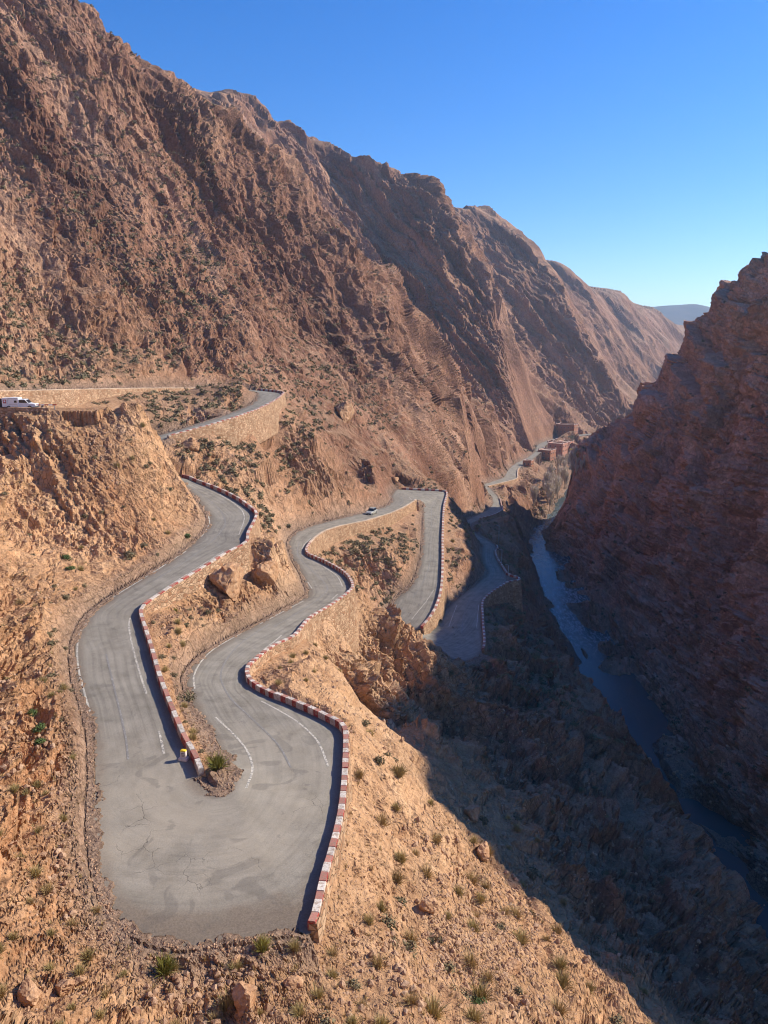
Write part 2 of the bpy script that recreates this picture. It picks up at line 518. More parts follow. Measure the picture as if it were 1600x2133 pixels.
# the great left slope and its spurs
cy((0,700,165), (0,400,228), (0,100,272), (150,2,312), (-150,-100,330), (-150,300,230), (-150,700,150), (300,700,215), (300,500,258), (300,300,300), (300,117,332), (435,200,347),
   (500,750,233), (500,600,270), (500,450,310), (600,372,362), (720,502,387), (830,622,412), (950,762,452), (1010,842,492), (1060,907,540), (1090,942,575),
   (650,700,300), (650,850,236), (800,800,318), (800,700,352), (900,900,330), (950,880,385), (1000,920,432), (720,900,235), (880,760,400), (850,900,290),
   (400,650,240), (150,600,205), (150,250,275), (1040,960,470))
cp((-160, 360, 130), (-150, 420, 120))
SP2 = ((435,200,347), (520,285,355), (600,372,362), (660,437,374), (720,502,387), (775,562,399), (830,622,412), (890,692,432), (950,762,452), (1010,842,492), (1060,907,540))
for u_, v_, y_ in SP2:
    cp(at_y(u_, v_, y_) , at_y(u_, v_, y_ + 40) + np.array([9, 0, -30]))
cy((480,215,640), (560,300,700), (640,380,720), (700,440,712), (800,540,690), (900,660,655), (1000,790,612), (1060,865,595), (1100,905,590))
SP3 = ((520,206,780), (640,266,765), (760,326,742), (880,377,715), (940,470,692), (1000,560,670), (1040,630,655), (1080,700,640), (1130,800,625), (1175,888,620))
for u_, v_, y_ in SP3:
    cp(at_y(u_, v_, y_), at_y(u_, v_, y_ + 80) + np.array([22, 0, -60]))
cp((-200, 560, 150), (-330, 800, 200))
SP4 = ((990,416,1010), (1090,481,960), (1130,540,930), (1170,600,900), (1205,670,880), (1240,740,862), (1290,832,850))
for u_, v_, y_ in SP4:
    cp(at_y(u_, v_, y_), at_y(u_, v_, y_ + 110) + np.array([25, 0, -60]))
cy((1010,500,960), (1060,580,915), (1120,690,865), (1180,800,825), (1220,870,810), (1310,860,1000), (1200,905,720), (1230,905,770))
cp((0, 1100, 140))
cy((1200,560,1310), (1300,610,1520), (1370,640,1660), (1440,687,1820), (1330,800,1300), (1400,720,1600), (1300,720,1250), (1350,850,1150))
cp((350, 1700, 80), (560, 2000, 30), (650, 2100, -30), (700, 1600, -60), (500, 1150, -78), (0, 2000, 100))
# the right canyon wall and its ridge
cy((1600,588,262), (1572,622,272), (1500,664,287), (1450,708,302), (1370,790,332), (1322,868,352), (1232,908,377), (1203,962,388), (1165,1060,380), (1145,1130,352),
   (1400,1000,286), (1400,1200,246), (1300,1200,281), (1250,1100,328), (1300,1000,321), (1500,1000,251), (1600,1000,226), (1600,1300,186), (1500,1300,211), (1500,1500,176),
   (1600,1600,149), (1600,1800,128), (1600,750,246), (1500,800,266), (1200,1250,285), (1300,1400,222), (1400,1500,190), (1450,1650,155))
cp((150, 380, -40), (136, 440, -70), (160, 500, -84), (195, 420, -40), (260, 480, -10), (240, 620, -78), (330, 800, -72), (400, 950, -72), (420, 1150, -70), (600, 1300, -60), (250, 350, 45),
   (168, 225, 38), (135, 205, 20), (150, 205, 39), (150, 165, 48), (150, 131, 59), (152, 104, 55), (153, 84, 37), (153, 60, 28), (165, 30, 25), (172, 0, 24), (240, 200, 75), (250, 80, 75), (260, 0, 70), (135, 150, 12), (128, 100, 2), (120, 50, -10), (105, 100, -55), (105, 60, -58),
   (200, 300, 32), (320, 250, 90), (400, 420, 90))
CT = np.array(CT)

# thin the control points that fall almost on one another
keep = []
for i, p in enumerate(CT):
    if all((p[0] - CT[j][0]) ** 2 + (p[1] - CT[j][1]) ** 2 > 1.6 ** 2 for j in keep): keep.append(i)
CT = CT[keep]
C2 = 2.5 ** 2
def kern(a, b):
    d2 = ((a[:, None, :] - b[None]) ** 2).sum(2)
    return np.sqrt(d2 + C2)
nC = len(CT)
SC = 100.0
A = np.zeros((nC + 3, nC + 3))
A[:nC, :nC] = kern(CT[:, :2] / SC * SC, CT[:, :2]) / SC
A[:nC, nC] = A[nC, :nC] = 1
A[:nC, nC + 1:] = CT[:, :2] / SC; A[nC + 1:, :nC] = CT[:, :2].T / SC
WTS = np.linalg.solve(A + np.diag(np.r_[np.full(nC, -0.002), 0, 0, 0]), np.r_[CT[:, 2], 0, 0, 0])
def base_h(xy):
    out = np.empty(len(xy))
    for i in range(0, len(xy), 20000):
        q = xy[i:i + 20000]
        d2 = (q ** 2).sum(1)[:, None] + (CT[:, :2] ** 2).sum(1)[None] - 2 * q @ CT[:, :2].T
        out[i:i + 20000] = np.sqrt(np.maximum(d2, 0) + C2) @ WTS[:nC] / SC + WTS[nC] + q @ WTS[nC + 1:] / SC
    return out

def river_x(y):
    return np.interp(y, RIVS[:, 1], RIVS[:, 0])
def river_z(y):
    return np.interp(y, RIVS[:, 1], RIVS[:, 2])

def carve(xy, h):
    d, rz, w = road_info(xy)
    cut_hi = rz + 0.06 + 1.9 * np.maximum(0, d - 0.6) + 0.9 * np.maximum(0, d - 9)
    cut_lo = rz - 0.06 - 0.75 * np.maximum(0, d - 0.8) - 5 * np.maximum(0, d - 6)
    hc = np.clip(h, cut_lo, cut_hi)
    hw = np.minimum(h, rz - 0.45 + 0.55 * np.maximum(0, d - 1.5) + 5 * np.maximum(0, d - 5))
    ho = np.where(w, hw, hc)
    inside = rz - 0.30 * sstep(0.0, -0.5, d) - 0.03 - 1.5 * sstep(-0.6, -2.0, d)
    h2 = np.where(d > 40, h, np.where(d <= 0, inside, ho))
    # the river's bed stays under the water
    dr = np.abs(xy[:, 0] - river_x(xy[:, 1]))
    return h2, d, rz, w

# polar lattice of the base height
AZ_F = math.radians(35.0)
NA_C, NR_C = 360, 620
az_c = np.radians(np.linspace(-100, 100, NA_C))
lr_c = np.linspace(math.log(1.5), math.log(2600), NR_C)
aa, ll = np.meshgrid(az_c, lr_c, indexing='ij')
rr = np.exp(ll)
BASE = base_h(np.stack([(np.sin(aa) * rr).ravel(), (np.cos(aa) * rr).ravel()], 1)).reshape(NA_C, NR_C)
def base_fast(az, lr):
    fa = np.clip((az - az_c[0]) / (az_c[1] - az_c[0]), 0, NA_C - 1.001); fl = np.clip((lr - lr_c[0]) / (lr_c[1] - lr_c[0]), 0, NR_C - 1.001)
    i = fa.astype(int); j = fl.astype(int); a = fa - i; b = fl - j
    return (BASE[i, j] * (1 - a) * (1 - b) + BASE[i + 1, j] * a * (1 - b) + BASE[i, j + 1] * (1 - a) * b + BASE[i + 1, j + 1] * a * b)
print('base', time.time() - T0)

# columns: fine inside the picture and a little beyond, coarse to the sides
NA, NR = 840, 1480
az = np.concatenate([np.radians(np.linspace(-95, -36, 40, endpoint=False)), np.radians(np.linspace(-36, 36, NA - 110, endpoint=False)), np.radians(np.linspace(36, 95, 70))])
# rows: even steps of what a standing viewer sees plus a share of plain distance
az_k = np.radians(np.linspace(-95, 95, 330))
lr_k = np.linspace(math.log(2.0), math.log(2500), 2000)
a2, l2 = np.meshgrid(az_k, lr_k, indexing='ij')
h2 = base_fast(a2.ravel(), l2.ravel()).reshape(a2.shape)
r2 = np.exp(l2)
phi = np.arctan2(h2, r2)
dphi = np.abs(np.diff(phi, axis=1))
vis = phi[:, 1:] >= np.maximum.accumulate(phi, axis=1)[:, 1:] - 0.03
ds = np.hypot(np.diff(h2, axis=1), np.diff(r2, axis=1)) / r2[:, 1:]
meas = dphi * (0.22 + 0.78 * vis) + 0.10 * ds + 0.0001
ker = np.ones(9) / 9
meas = np.apply_along_axis(lambda m: np.convolve(np.pad(m, 4, mode='edge'), ker, 'valid'), 1, meas)
meas = np.apply_along_axis(lambda m: np.convolve(np.pad(m, 4, mode='edge'), ker, 'valid'), 0, meas)
cum = np.concatenate([np.zeros((len(az_k), 1)), np.cumsum(meas, 1)], 1)
rows_k = np.stack([np.interp(np.linspace(0, c[-1], NR), c, lr_k) for c in cum])
fk = np.interp(az, az_k, np.arange(len(az_k)))
ik = np.minimum(fk.astype(int), len(az_k) - 2); tk = (fk - ik)[:, None]
LR = rows_k[ik] * (1 - tk) + rows_k[ik + 1] * tk
AZ = np.repeat(az[:, None], NR, 1)
R_ = np.exp(LR)
X, Y = np.sin(AZ) * R_, np.cos(AZ) * R_
H = base_fast(AZ.ravel(), LR.ravel())
XY = np.stack([X.ravel(), Y.ravel()], 1)
Hc, D_ROAD, RZ, RW = carve(XY, H)
P = np.concatenate([XY, Hc[:, None]], 1)
print('lattice', time.time() - T0)

def grid_normals(P):
    G = P.reshape(NA, NR, 3)
    du = np.gradient(G, axis=0); dv = np.gradient(G, axis=1)
    n = np.cross(du, dv)
    n /= np.linalg.norm(n, axis=2)[..., None] + 1e-12
    n *= np.where(n[..., 2:] < 0, -1, 1)
    return n.reshape(-1, 3)

Pb = P.copy(); Pb[:, 2] = H
Nn = grid_normals(Pb)
rr_ = np.linalg.norm(P, axis=1)
LRf = R_.ravel()

# ---- masks of the ground's character
x, y, z = P[:, 0], P[:, 1], Pb[:, 2]
side_r = x - river_x(y)
right = sstep(2, 14, side_r)                                       # the canyon wall across the river
slope = np.degrees(np.arccos(np.clip(Nn[:, 2], -1, 1)))
lowmask = sstep(0.5, 5.0, np.where(D_ROAD > 0, D_ROAD, 0))         # nothing big next to the road
riverm = sstep(1.0, 10.0, np.abs(side_r))
big_n = noise3(np.stack([x / 60, y / 60, z / 60], 1), 1)
mount = sstep(0, 25, (z + 14) + 0.0 * x) * (1 - right) * sstep(120, 200, y + 0.4 * np.abs(x))   # above the upper road
mount = np.maximum(mount, (1 - right) * sstep(255, 330, y))
near_soil = (1 - right) * sstep(150, 95, y) * sstep(-52, -30, z) * sstep(-24, -6, x)            # earth slope right of the hairpin
spur = np.exp(-(((x + 40) / 16) ** 2 + ((y - 110) / 20) ** 2) ** 2)                            # bedded slab left of the upper leg
nspur = np.exp(-(((x + 1) / 12) ** 2 + ((y - 108) / 17) ** 2) ** 2)
outc = np.exp(-(((x + 21) / 10) ** 2 + ((y - 118) / 22) ** 2) ** 2)
gorge = (1 - right) * sstep(-47, -58, z) * sstep(-4, 4, x) * sstep(230, 170, y)
slab = np.exp(-(((x + 34.5) / 10.5) ** 2 + ((y - 111) / 16) ** 2) ** 2)
leftbank = (1 - right) * sstep(-14, -24, x) * sstep(118, 100, y)

# bedding frame: the beds' edges run down the fall line of the left slopes
fc = np.array([0.72, 0.69, 0.0]); fs = np.array([0.47, -0.45, 0.76]); fs /= np.linalg.norm(fs)
nb = 0.72 * fc + 0.69 * fs; nb /= np.linalg.norm(nb)
t1 = np.cross(fs, fc); t1 /= np.linalg.norm(t1)                    # down the slope
t2 = np.cross(nb, t1)
Q = P.copy(); Q[:, 2] = np.where(D_ROAD > 0, Pb[:, 2] * 0.3 + P[:, 2] * 0.7, P[:, 2])
wob = np.stack([noise3(Q / 30, 21), noise3(Q / 30, 22), noise3(Q / 30, 23)], 1)
wob2 = np.stack([noise3(Q / 7, 24), noise3(Q / 7, 25), noise3(Q / 7, 26)], 1)
Qw = Q + 4.5 * wob + 0.9 * wob2
Qb = Q + 2.6 * wob + 0.35 * wob2
B = np.stack([Qb @ nb, Qb @ t1, Qb @ t2], 1)

disp = np.zeros(len(P))
Gb = Pb.reshape(NA, NR, 3)
sp_v = np.linalg.norm(np.gradient(Gb, axis=1), axis=2); sp_u = np.linalg.norm(np.gradient(Gb, axis=0), axis=2)
SPC = np.maximum(sp_u, sp_v)
SPC = (SPC + np.roll(SPC, 1, 0) + np.roll(SPC, -1, 0) + np.roll(SPC, 1, 1) + np.roll(SPC, -1, 1)).ravel() / 5
def add_noise(amp, fn, wavelength, mask, pts, **kw):
    """adds amp*fn only where its waves are wide enough to be sampled"""
    fade = mask * sstep(1.2, 3.2, wavelength / SPC)
    idx = np.where(fade > 0.02)[0]
    if len(idx) == 0: return
    disp[idx] += amp * fade[idx] * fn(pts[idx])

def ridged(s):
    return lambda q: 0.62 - 2 * np.abs(noise3(q, s))
def plainn(s):
    return lambda q: noise3(q, s)
def blocks(s):
    def f(q):
        l, b, _ = cells(q, s)
        return (l - 0.5) * np.clip(b * 8 + 0.3, 0, 1) - 0.25 * (1 - np.clip(b * 9, 0, 1))
    return f
def pebbles(s, keep_):
    def f(q):
        l, b, f1 = cells(q, s)
        return np.clip(0.46 - f1, 0, 1) * 2.0 * (HASH[(np.abs(l * 4001)).astype(np.int32) & 1023] < keep_)
    return f
def beds(s, T, lat):
    """saw-toothed beds T thick: long sloping faces and steep risers, broken up sideways"""
    def f(q):
        w = q[:, 0] / T + 0.9 * noise3(q / np.array([T * 3, lat, lat]), s) + 0.25 * noise3(q / (T * 0.8), s + 1)
        k = np.floor(w); fr = w - k
        amp = HASH[(k.astype(np.int32) * 7 + 13 * s) & 1023]
        amp = np.clip(amp * 1.3 + 0.7 * noise3(np.stack([k * 3.7, q[:, 1] / lat, q[:, 2] / lat], 1), s + 2), 0, 1.4)
        saw = np.where(fr < 0.86, fr / 0.86, (1 - fr) / 0.14)
        return amp * (saw - 0.5)
    return f

# ribs and gullies down the left mountain
far = sstep(330, 700, y)
c_l = Qw @ fc; p_l = Qw @ t1
rib = lambda a, b: np.stack([c_l / a, p_l / b, Qw[:, 2] / (b * 2)], 1)
mm = mount * riverm * lowmask
hi = sstep(240, 420, y)
add_noise(7.5, ridged(31), 70, mm * (0.75 + 0.25 * hi), rib(78, 270))
add_noise(6.0, ridged(32), 28, mm * (0.62 + 0.50 * hi), rib(30, 130))
add_noise(2.8, ridged(33), 12, mm * (0.45 + 0.75 * hi), rib(13, 60))
add_noise(1.0, ridged(34), 5, mm * (0.3 + 0.7 * hi), rib(5.2, 14))
add_noise(2.6, blocks(110), 8, mm * (0.22 + 0.78 * hi), B / np.array([5.0, 17.0, 9.0]))
add_noise(1.2, blocks(111), 4, mm * (0.45 + 0.55 * hi), B / np.array([2.2, 6.0, 4.0]))
# canyon wall on the right
c_r = Qw[:, 1] * 0.9 + Qw[:, 0] * 0.42
p_r = Qw[:, 0] * 0.9 - Qw[:, 1] * 0.42
ribr = lambda a, b: np.stack([c_r / a, p_r / b, Qw[:, 2] / b], 1)
mr = right * riverm
add_noise(4.0, ridged(41), 40, mr, ribr(44, 90))
add_noise(2.6, ridged(42), 16, mr, ribr(17, 40))
add_noise(1.4, ridged(43), 7, mr, ribr(7, 15))
nbr = np.array([0.12, -0.23, 1.0]); nbr /= np.linalg.norm(nbr)
tr1 = np.cross(nbr, [1.0, 0, 0]); tr1 /= np.linalg.norm(tr1); tr2 = np.cross(nbr, tr1)
BR = np.stack([Qw @ nbr, Qw @ tr1, Qw @ tr2], 1)
add_noise(6.5, beds(101, 19.0, 80.0), 12, mr, BR)
add_noise(1.6, beds(104, 7.0, 40.0), 6, mr, BR)
add_noise(4.0, blocks(107), 8, mr, BR / np.array([15.0, 12.0, 8.0]))
add_noise(1.8, blocks(108), 4, mr, BR / np.array([6.0, 4.5, 3.5]))
# how rocky a place is: rock shows where it is steep, and in patches
patch = noise3(Q / 18, 74) * 0.6 + noise3(Q / 6, 75) * 0.4
rocky = np.clip(0.30 + 0.75 * mount + 0.9 * right + 0.6 * spur + 1.0 * nspur + 0.9 * outc + 0.35 * leftbank + 0.9 * patch + 0.75 * gorge - 0.55 * near_soil, 0.04, 1.25) * sstep(14, 32, slope + 8 * spur)
rocky = np.maximum(rocky * (1 - 0.72 * slab), 0.05)
lm = lowmask * riverm
add_noise(4.2, beds(81, 10.0, 60.0), 10, rocky * lm * sstep(90, 200, rr_) * (1 - spur) * (1 - right) * (1 - 0.5 * mount * (1 - hi)), B)
add_noise(2.5, beds(84, 3.6, 22.0), 4, rocky * lm * (1 - 0.8 * spur) * (1 - right) * (1 - 0.45 * mount * (1 - hi)), B)
add_noise(1.0, beds(87, 1.35, 8.0), 1.6, np.maximum(rocky * (1 - 0.5 * spur), 0.45 * slab) * lm, B)
add_noise(0.7, beds(88, 4.5, 30.0), 4, slab * lm, B)
add_noise(1.3, blocks(52), 4, rocky * lm * (1 - 0.35 * mount) * (1 - 0.5 * spur), B / np.array([2.6, 9.0, 5.0]))
add_noise(0.75, blocks(53), 1.7, np.maximum(rocky * (1 - 0.45 * spur), 0.3 * slab) * lm, B / np.array([1.1, 2.8, 1.9]))
add_noise(0.34, blocks(54), 0.7, np.maximum(rocky, 0.25) * sstep(0.3, 1.5, D_ROAD), B / np.array([0.45, 1.0, 0.8]))
# earth, scree and roughness at every scale
gen = lm * (0.35 + 0.65 * np.minimum(rocky, 1)) * (1 - 0.7 * mount)
add_noise(1.0, ridged(60), 7, lm * near_soil, Qw / 8)
add_noise(2.6, ridged(59), 14, lm * gorge, Qw / 17)
add_noise(1.8, blocks(58), 5, lm * gorge, Qw / np.array([7, 5, 4]))
add_noise(1.4, plainn(61), 14, lm * (0.6 - 0.3 * mount), Qw / 14)
gen = gen * (1 - 0.75 * slab)
add_noise(0.8, ridged(62), 6, gen, Qw / 6.5)
add_noise(0.40, ridged(63), 3, gen, Qw / 3.0)
add_noise(0.20, ridged(64), 1.4, sstep(0.3, 2.0, D_ROAD) * riverm * (1 - 0.6 * slab), Qw / 1.4)
add_noise(0.10, plainn(65), 0.65, sstep(0.1, 0.9, D_ROAD), Qw / 0.65)
add_noise(0.06, plainn(66), 0.32, sstep(0.1, 0.6, D_ROAD), Qw / 0.32)
stony = sstep(-0.15, 0.35, noise3(Q / 9, 76)) * (1 - 0.6 * spur)
add_noise(0.42, pebbles(91, 0.35), 1.5, stony * lm, Q / 1.9)
add_noise(0.20, pebbles(92, 0.45), 0.8, (0.3 + 0.7 * stony) * sstep(0.6, 1.6, D_ROAD), Q / 0.85)
add_noise(0.10, pebbles(93, 0.55), 0.4, (0.4 + 0.6 * stony) * sstep(0.3, 0.9, D_ROAD), Q / 0.40)
hot = np.sqrt(((x - 131) / 40) ** 2 + ((y - 565) / 105) ** 2)
disp *= 0.12 + 0.88 * sstep(0.75, 1.3, hot)
print('noise', time.time() - T0)

Pd = P.copy()
# push along a blend of the slope's normal and the vertical; never over the road
nh = Nn.copy()
Pd += nh * disp[:, None]
dn, rzn, wn_ = road_info(Pd[:, :2])
creep = np.clip(0.30 + 0.55 * noise3(Pd / 2.6, 79) + 0.35 * noise3(Pd / 0.7, 80), 0.0, 1.3) * (~wn_)
shelf = rzn + 0.045 + 0.05 * noise3(Pd / 0.5, 83)
lim = np.where(dn > -creep, shelf, rzn - 0.34 - 1.5 * sstep(-0.6, -2.0, dn)) + 1.6 * np.maximum(0, dn - 0.35) + 2.6 * np.maximum(0, dn - 2.5)
over = (dn > -creep) & (dn < 0.4) & (~wn_)
Pd[:, 2] = np.where(over, np.maximum(Pd[:, 2], shelf), Pd[:, 2])
lim = np.where(wn_ & (dn > 0), rzn - 0.35 + 0.9 * np.maximum(0, dn - 1.3) + 3.0 * np.maximum(0, dn - 3.5), lim)
Pd[:, 2] = np.where(dn < 14, np.minimum(Pd[:, 2], lim), Pd[:, 2])
rx = np.abs(Pd[:, 0] - river_x(Pd[:, 1])) + 2.6 * noise3(Pd / 14, 97) + 1.2 * noise3(Pd / 4.5, 98)
bank = river_z(Pd[:, 1]) - 0.6 + 1.7 * np.maximum(0, rx - (1.7 + 1.5 * sstep(230, 340, Pd[:, 1]))) + 0.5 * noise3(Pd / 4, 77) * sstep(3, 6, rx)
Pd[:, 2] = np.where((rx < 16) & (Pd[:, 1] < 900), np.minimum(Pd[:, 2], bank), Pd[:, 2])
hl = np.sqrt(((Pd[:, 0] - 134) / 34) ** 2 + ((Pd[:, 1] - 560) / 95) ** 2)
fx = np.interp(Pd[:, 1], mid[I_F0:, 1], mid[I_F0:, 0])
Pd[:, 2] = np.where((hl < 1.25) & (dn > 1.0) & (Pd[:, 0] > fx), np.minimum(Pd[:, 2], -83.5 + 60 * np.maximum(0, hl - 0.8) + 0.5 * noise3(Pd / 6, 99)), Pd[:, 2])
# the level place where the van stands
lay = (np.abs(Pd[:, 0] + 57) < 13) & (np.abs(Pd[:, 1] - 121.8) < 3.4)
Pd[:, 2] = np.where(lay, -9.36 + 0.04 * noise3(Pd / 0.8, 78), Pd[:, 2])
front = (Pd[:, 0] > -72) & (Pd[:, 0] < -40) & (Pd[:, 1] > 108) & (Pd[:, 1] < 118.5)
Pd[:, 2] = np.where(front, np.minimum(Pd[:, 2], -9.5 - 0.35 * (118.5 - Pd[:, 1])), Pd[:, 2])
cand = np.where((dn < 9) & (Pd[:, 1] < 760))[0]
order = np.argsort(Pd[cand, 1]); cand = cand[order]; cyv = Pd[cand, 1]
for i in range(0, len(RL) - 1):
    quad = np.array([RL[i, :2], RL[i + 1, :2], RR[i + 1, :2], RR[i, :2]])
    a0_, a1_ = np.searchsorted(cyv, [quad[:, 1].min(), quad[:, 1].max()])
    if a1_ <= a0_: continue
    k_ = cand[a0_:a1_]; pq = Pd[k_, :2]
    k_ = k_[(pq[:, 0] > quad[:, 0].min()) & (pq[:, 0] < quad[:, 0].max())]
    if len(k_) == 0: continue
    pq = Pd[k_, :2]
    e_ = np.roll(quad, -1, 0) - quad
    cr_ = np.stack([e_[n_, 0] * (pq[:, 1] - quad[n_, 1]) - e_[n_, 1] * (pq[:, 0] - quad[n_, 0]) for n_ in range(4)], 1)
    ins = np.all(cr_ > 0, 1) | np.all(cr_ < 0, 1)
    ins &= (dn[k_] > 0) | (dn[k_] < -1.3)
    Pd[k_[ins], 2] = np.minimum(Pd[k_[ins], 2], min(RL[i, 2], RL[i + 1, 2]) - 0.7)
GP = Pd.reshape(NA, NR, 3)
TERR_N = grid_normals(Pd)

# ---- what the ground is made of, plus shade painted into tan
bedband = noise3(np.stack([B[:, 0] / 7, B[:, 1] / 160, B[:, 2] / 160], 1), 71)
hue = noise3(Q / 40, 72) * 0.6 + noise3(Q / 11, 73) * 0.4
tan = np.clip(sstep(265, 60, y) * (1 - right) + 0.25 * hue + 0.45 * slab + 0.3 * spur, 0, 1) * np.where(x > -2, sstep(-60, -46, z), 1)  # tan fades low on the gorge slope: ridge shade darkened into the colour
nslope = np.degrees(np.arccos(np.clip(TERR_N[:, 2], -1, 1)))
soil = np.clip(sstep(46, 30, nslope + 10 * hue) * (1 - 0.8 * spur), 0, 1)
soil = np.maximum(soil, near_soil * 0.6)
gravel = sstep(3.0, 0.4, dn) * (dn > -2) * (~wn_)
gravel = np.maximum(gravel, sstep(9, 5, rx) * (1 - sstep(10, 60, np.abs(Pd[:, 2] - river_z(Pd[:, 1])))))
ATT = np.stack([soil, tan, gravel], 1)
ATT2 = np.stack([bedband * 0.5 + 0.5, hue * 0.5 + 0.5, right], 1)

ii = np.arange(NA * NR).reshape(NA, NR)
quads = np.stack([ii[:-1, :-1], ii[1:, :-1], ii[1:, 1:], ii[:-1, 1:]], 2).reshape(-1, 4)
q_right = (side_r[quads].mean(1) > 0)

def terrain_material():
    m = NT('rock_and_earth', 0.95, 0.12)
    co = m.coords()
    a1 = m.n('ShaderNodeAttribute', attribute_name='ground'); sep = m.n('ShaderNodeSeparateColor'); m.l(a1.outputs['Color'], sep.inputs[0])
    soil_, tan_, grav = sep.outputs[0], sep.outputs[1], sep.outputs[2]
    a2 = m.n('ShaderNodeAttribute', attribute_name='beds'); sep2 = m.n('ShaderNodeSeparateColor'); m.l(a2.outputs['Color'], sep2.inputs[0])
    bed, hue_, rgt = sep2.outputs[0], sep2.outputs[1], sep2.outputs[2]
    n_big = m.noise(co, 0.05, 3, 0.6)
    n_mid = m.noise(co, 0.45, 5, 0.65)
    n_fine = m.noise(co, 3.2, 4, 0.7)
    red = m.ramp(m.math('ADD', m.math('MULTIPLY', bed, 0.6), m.math('MULTIPLY', n_mid, 0.4)),
                 [(0.25, (0.16, 0.074, 0.046)), (0.5, (0.29, 0.148, 0.09)), (0.75, (0.43, 0.25, 0.16))])
    tanr = m.ramp(m.math('ADD', m.math('MULTIPLY', bed, 0.45), m.math('MULTIPLY', n_mid, 0.55)),
                  [(0.25, (0.38, 0.185, 0.09)), (0.5, (0.53, 0.31, 0.165)), (0.75, (0.64, 0.42, 0.255))])
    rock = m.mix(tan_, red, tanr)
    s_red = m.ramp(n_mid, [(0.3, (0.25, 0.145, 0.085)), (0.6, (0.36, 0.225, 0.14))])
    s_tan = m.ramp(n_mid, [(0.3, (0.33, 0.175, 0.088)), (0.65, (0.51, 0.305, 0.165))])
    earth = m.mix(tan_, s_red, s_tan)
    colr = m.mix(m.math('MULTIPLY', soil_, 0.85), rock, earth)
    g = m.ramp(n_fine, [(0.3, (0.13, 0.095, 0.075)), (0.7, (0.30, 0.22, 0.165))])
    colr = m.mix(m.math('MULTIPLY', rgt, 0.75), colr, m.ramp(n_mid, [(0.3, (0.46, 0.24, 0.165)), (0.55, (0.64, 0.36, 0.25)), (0.75, (0.74, 0.47, 0.35))]))
    colr = m.mix(m.math('MULTIPLY', grav, 0.75), colr, g)
    v = m.ramp(n_fine, [(0.25, 0.62), (0.5, 1.0), (0.8, 1.25)])
    colr = m.mix(1.0, colr, v, 'MULTIPLY')
    v2 = m.ramp(n_big, [(0.3, 0.78), (0.55, 1.0), (0.75, 1.12)])
    colr = m.mix(1.0, colr, v2, 'MULTIPLY')
    # small pale and dark stones lying about
    vo = m.n('ShaderNodeTexVoronoi'); m.l(co, vo.inputs['Vector']); vo.inputs['Scale'].default_value = 2.6
    st = m.ramp(vo.outputs['Distance'], [(0.16, 1.0), (0.30, 0.0)])
    pick = m.math('MULTIPLY', st, m.math('GREATER_THAN', m.n_sep(vo.outputs['Color']), 0.62))
    colr = m.mix(m.math('MULTIPLY', pick, 0.45), colr, m.mix(vo.outputs['Color'], (0.22, 0.11, 0.065), (0.62, 0.44, 0.30)))
    # cracks
    bco = m.mapped(co, (1.0, 0.35, 0.6), (0.0, 0.9, -0.35))
    wv = m.n('ShaderNodeVectorMath', operation='ADD'); m.l(bco, wv.inputs[0])
    nz = m.n('ShaderNodeTexNoise'); m.l(co, nz.inputs['Vector']); nz.inputs['Scale'].default_value = 0.35; nz.inputs['Detail'].default_value = 3
    m.l(nz.outputs['Color'], wv.inputs[1])
    cr = m.voro(wv.outputs[0], 0.9, 'DISTANCE_TO_EDGE')
    crk = m.ramp(cr, [(0.0, 0.0), (0.05, 1.0)])
    bare = m.math('SUBTRACT', 1.0, soil_, True)
    cm = m.math('MULTIPLY', m.math('MULTIPLY', m.math('SUBTRACT', 1.0, crk), bare), m.ramp(n_mid, [(0.4, 0.0), (0.55, 0.8)]))
    colr = m.mix(cm, colr, (0.10, 0.06, 0.04))
    h = m.math('ADD', m.math('MULTIPLY', n_fine, 0.55), m.math('MULTIPLY', m.math('MULTIPLY', crk, m.math('SUBTRACT', 1.0, soil_)), 0.25))
    vb1 = m.n('ShaderNodeTexVoronoi'); m.l(wv.outputs[0], vb1.inputs['Vector']); vb1.inputs['Scale'].default_value = 0.42
    vb2 = m.n('ShaderNodeTexVoronoi'); m.l(wv.outputs[0], vb2.inputs['Vector']); vb2.inputs['Scale'].default_value = 1.5
    blk = m.math('ADD', m.n_sep(vb1.outputs['Color']), m.math('MULTIPLY', m.n_sep(vb2.outputs['Color']), 0.45))
    blk = m.math('ADD', blk, m.math('MULTIPLY', vb1.outputs['Distance'], 0.9))
    colr = m.mix(m.math('MULTIPLY', bare, 0.8), colr, m.mix(1.0, colr, m.ramp(m.n_sep(vb2.outputs['Color']), [(0.0, 0.72), (1.0, 1.2)]), 'MULTIPLY'))
    hgt = m.math('ADD', m.math('MULTIPLY', n_mid, 0.75), m.math('MULTIPLY', blk, m.math('ADD', 0.06, m.math('MULTIPLY', bare, 0.24))))
    hgt = m.math('ADD', hgt, m.math('MULTIPLY', h, 0.26))
    hgt = m.math('ADD', hgt, m.math('MULTIPLY', pick, 0.08))
    nrm = m.bump(hgt, 0.95, 1.0)
    return m.done(colr, nrm)
def _nsep(self, c):
    s = self.n('ShaderNodeSeparateColor'); self.l(c, s.inputs[0]); return s.outputs[0]
NT.n_sep = _nsep
M_ROCK = terrain_material()

def terrain_object(name, fsel):
    q = quads[fsel]
    used, inv = np.unique(q, return_inverse=True)
    me = fast_mesh(name, Pd[used], inv.reshape(-1, 4)[:, ::-1], False)
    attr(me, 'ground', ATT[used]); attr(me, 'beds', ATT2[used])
    me.materials.append(M_ROCK)
    return tag(link(name, me), kind='structure')
terrain_object('hillside', ~q_right)
terrain_object('canyon_wall', q_right)
print('terrain', time.time() - T0)
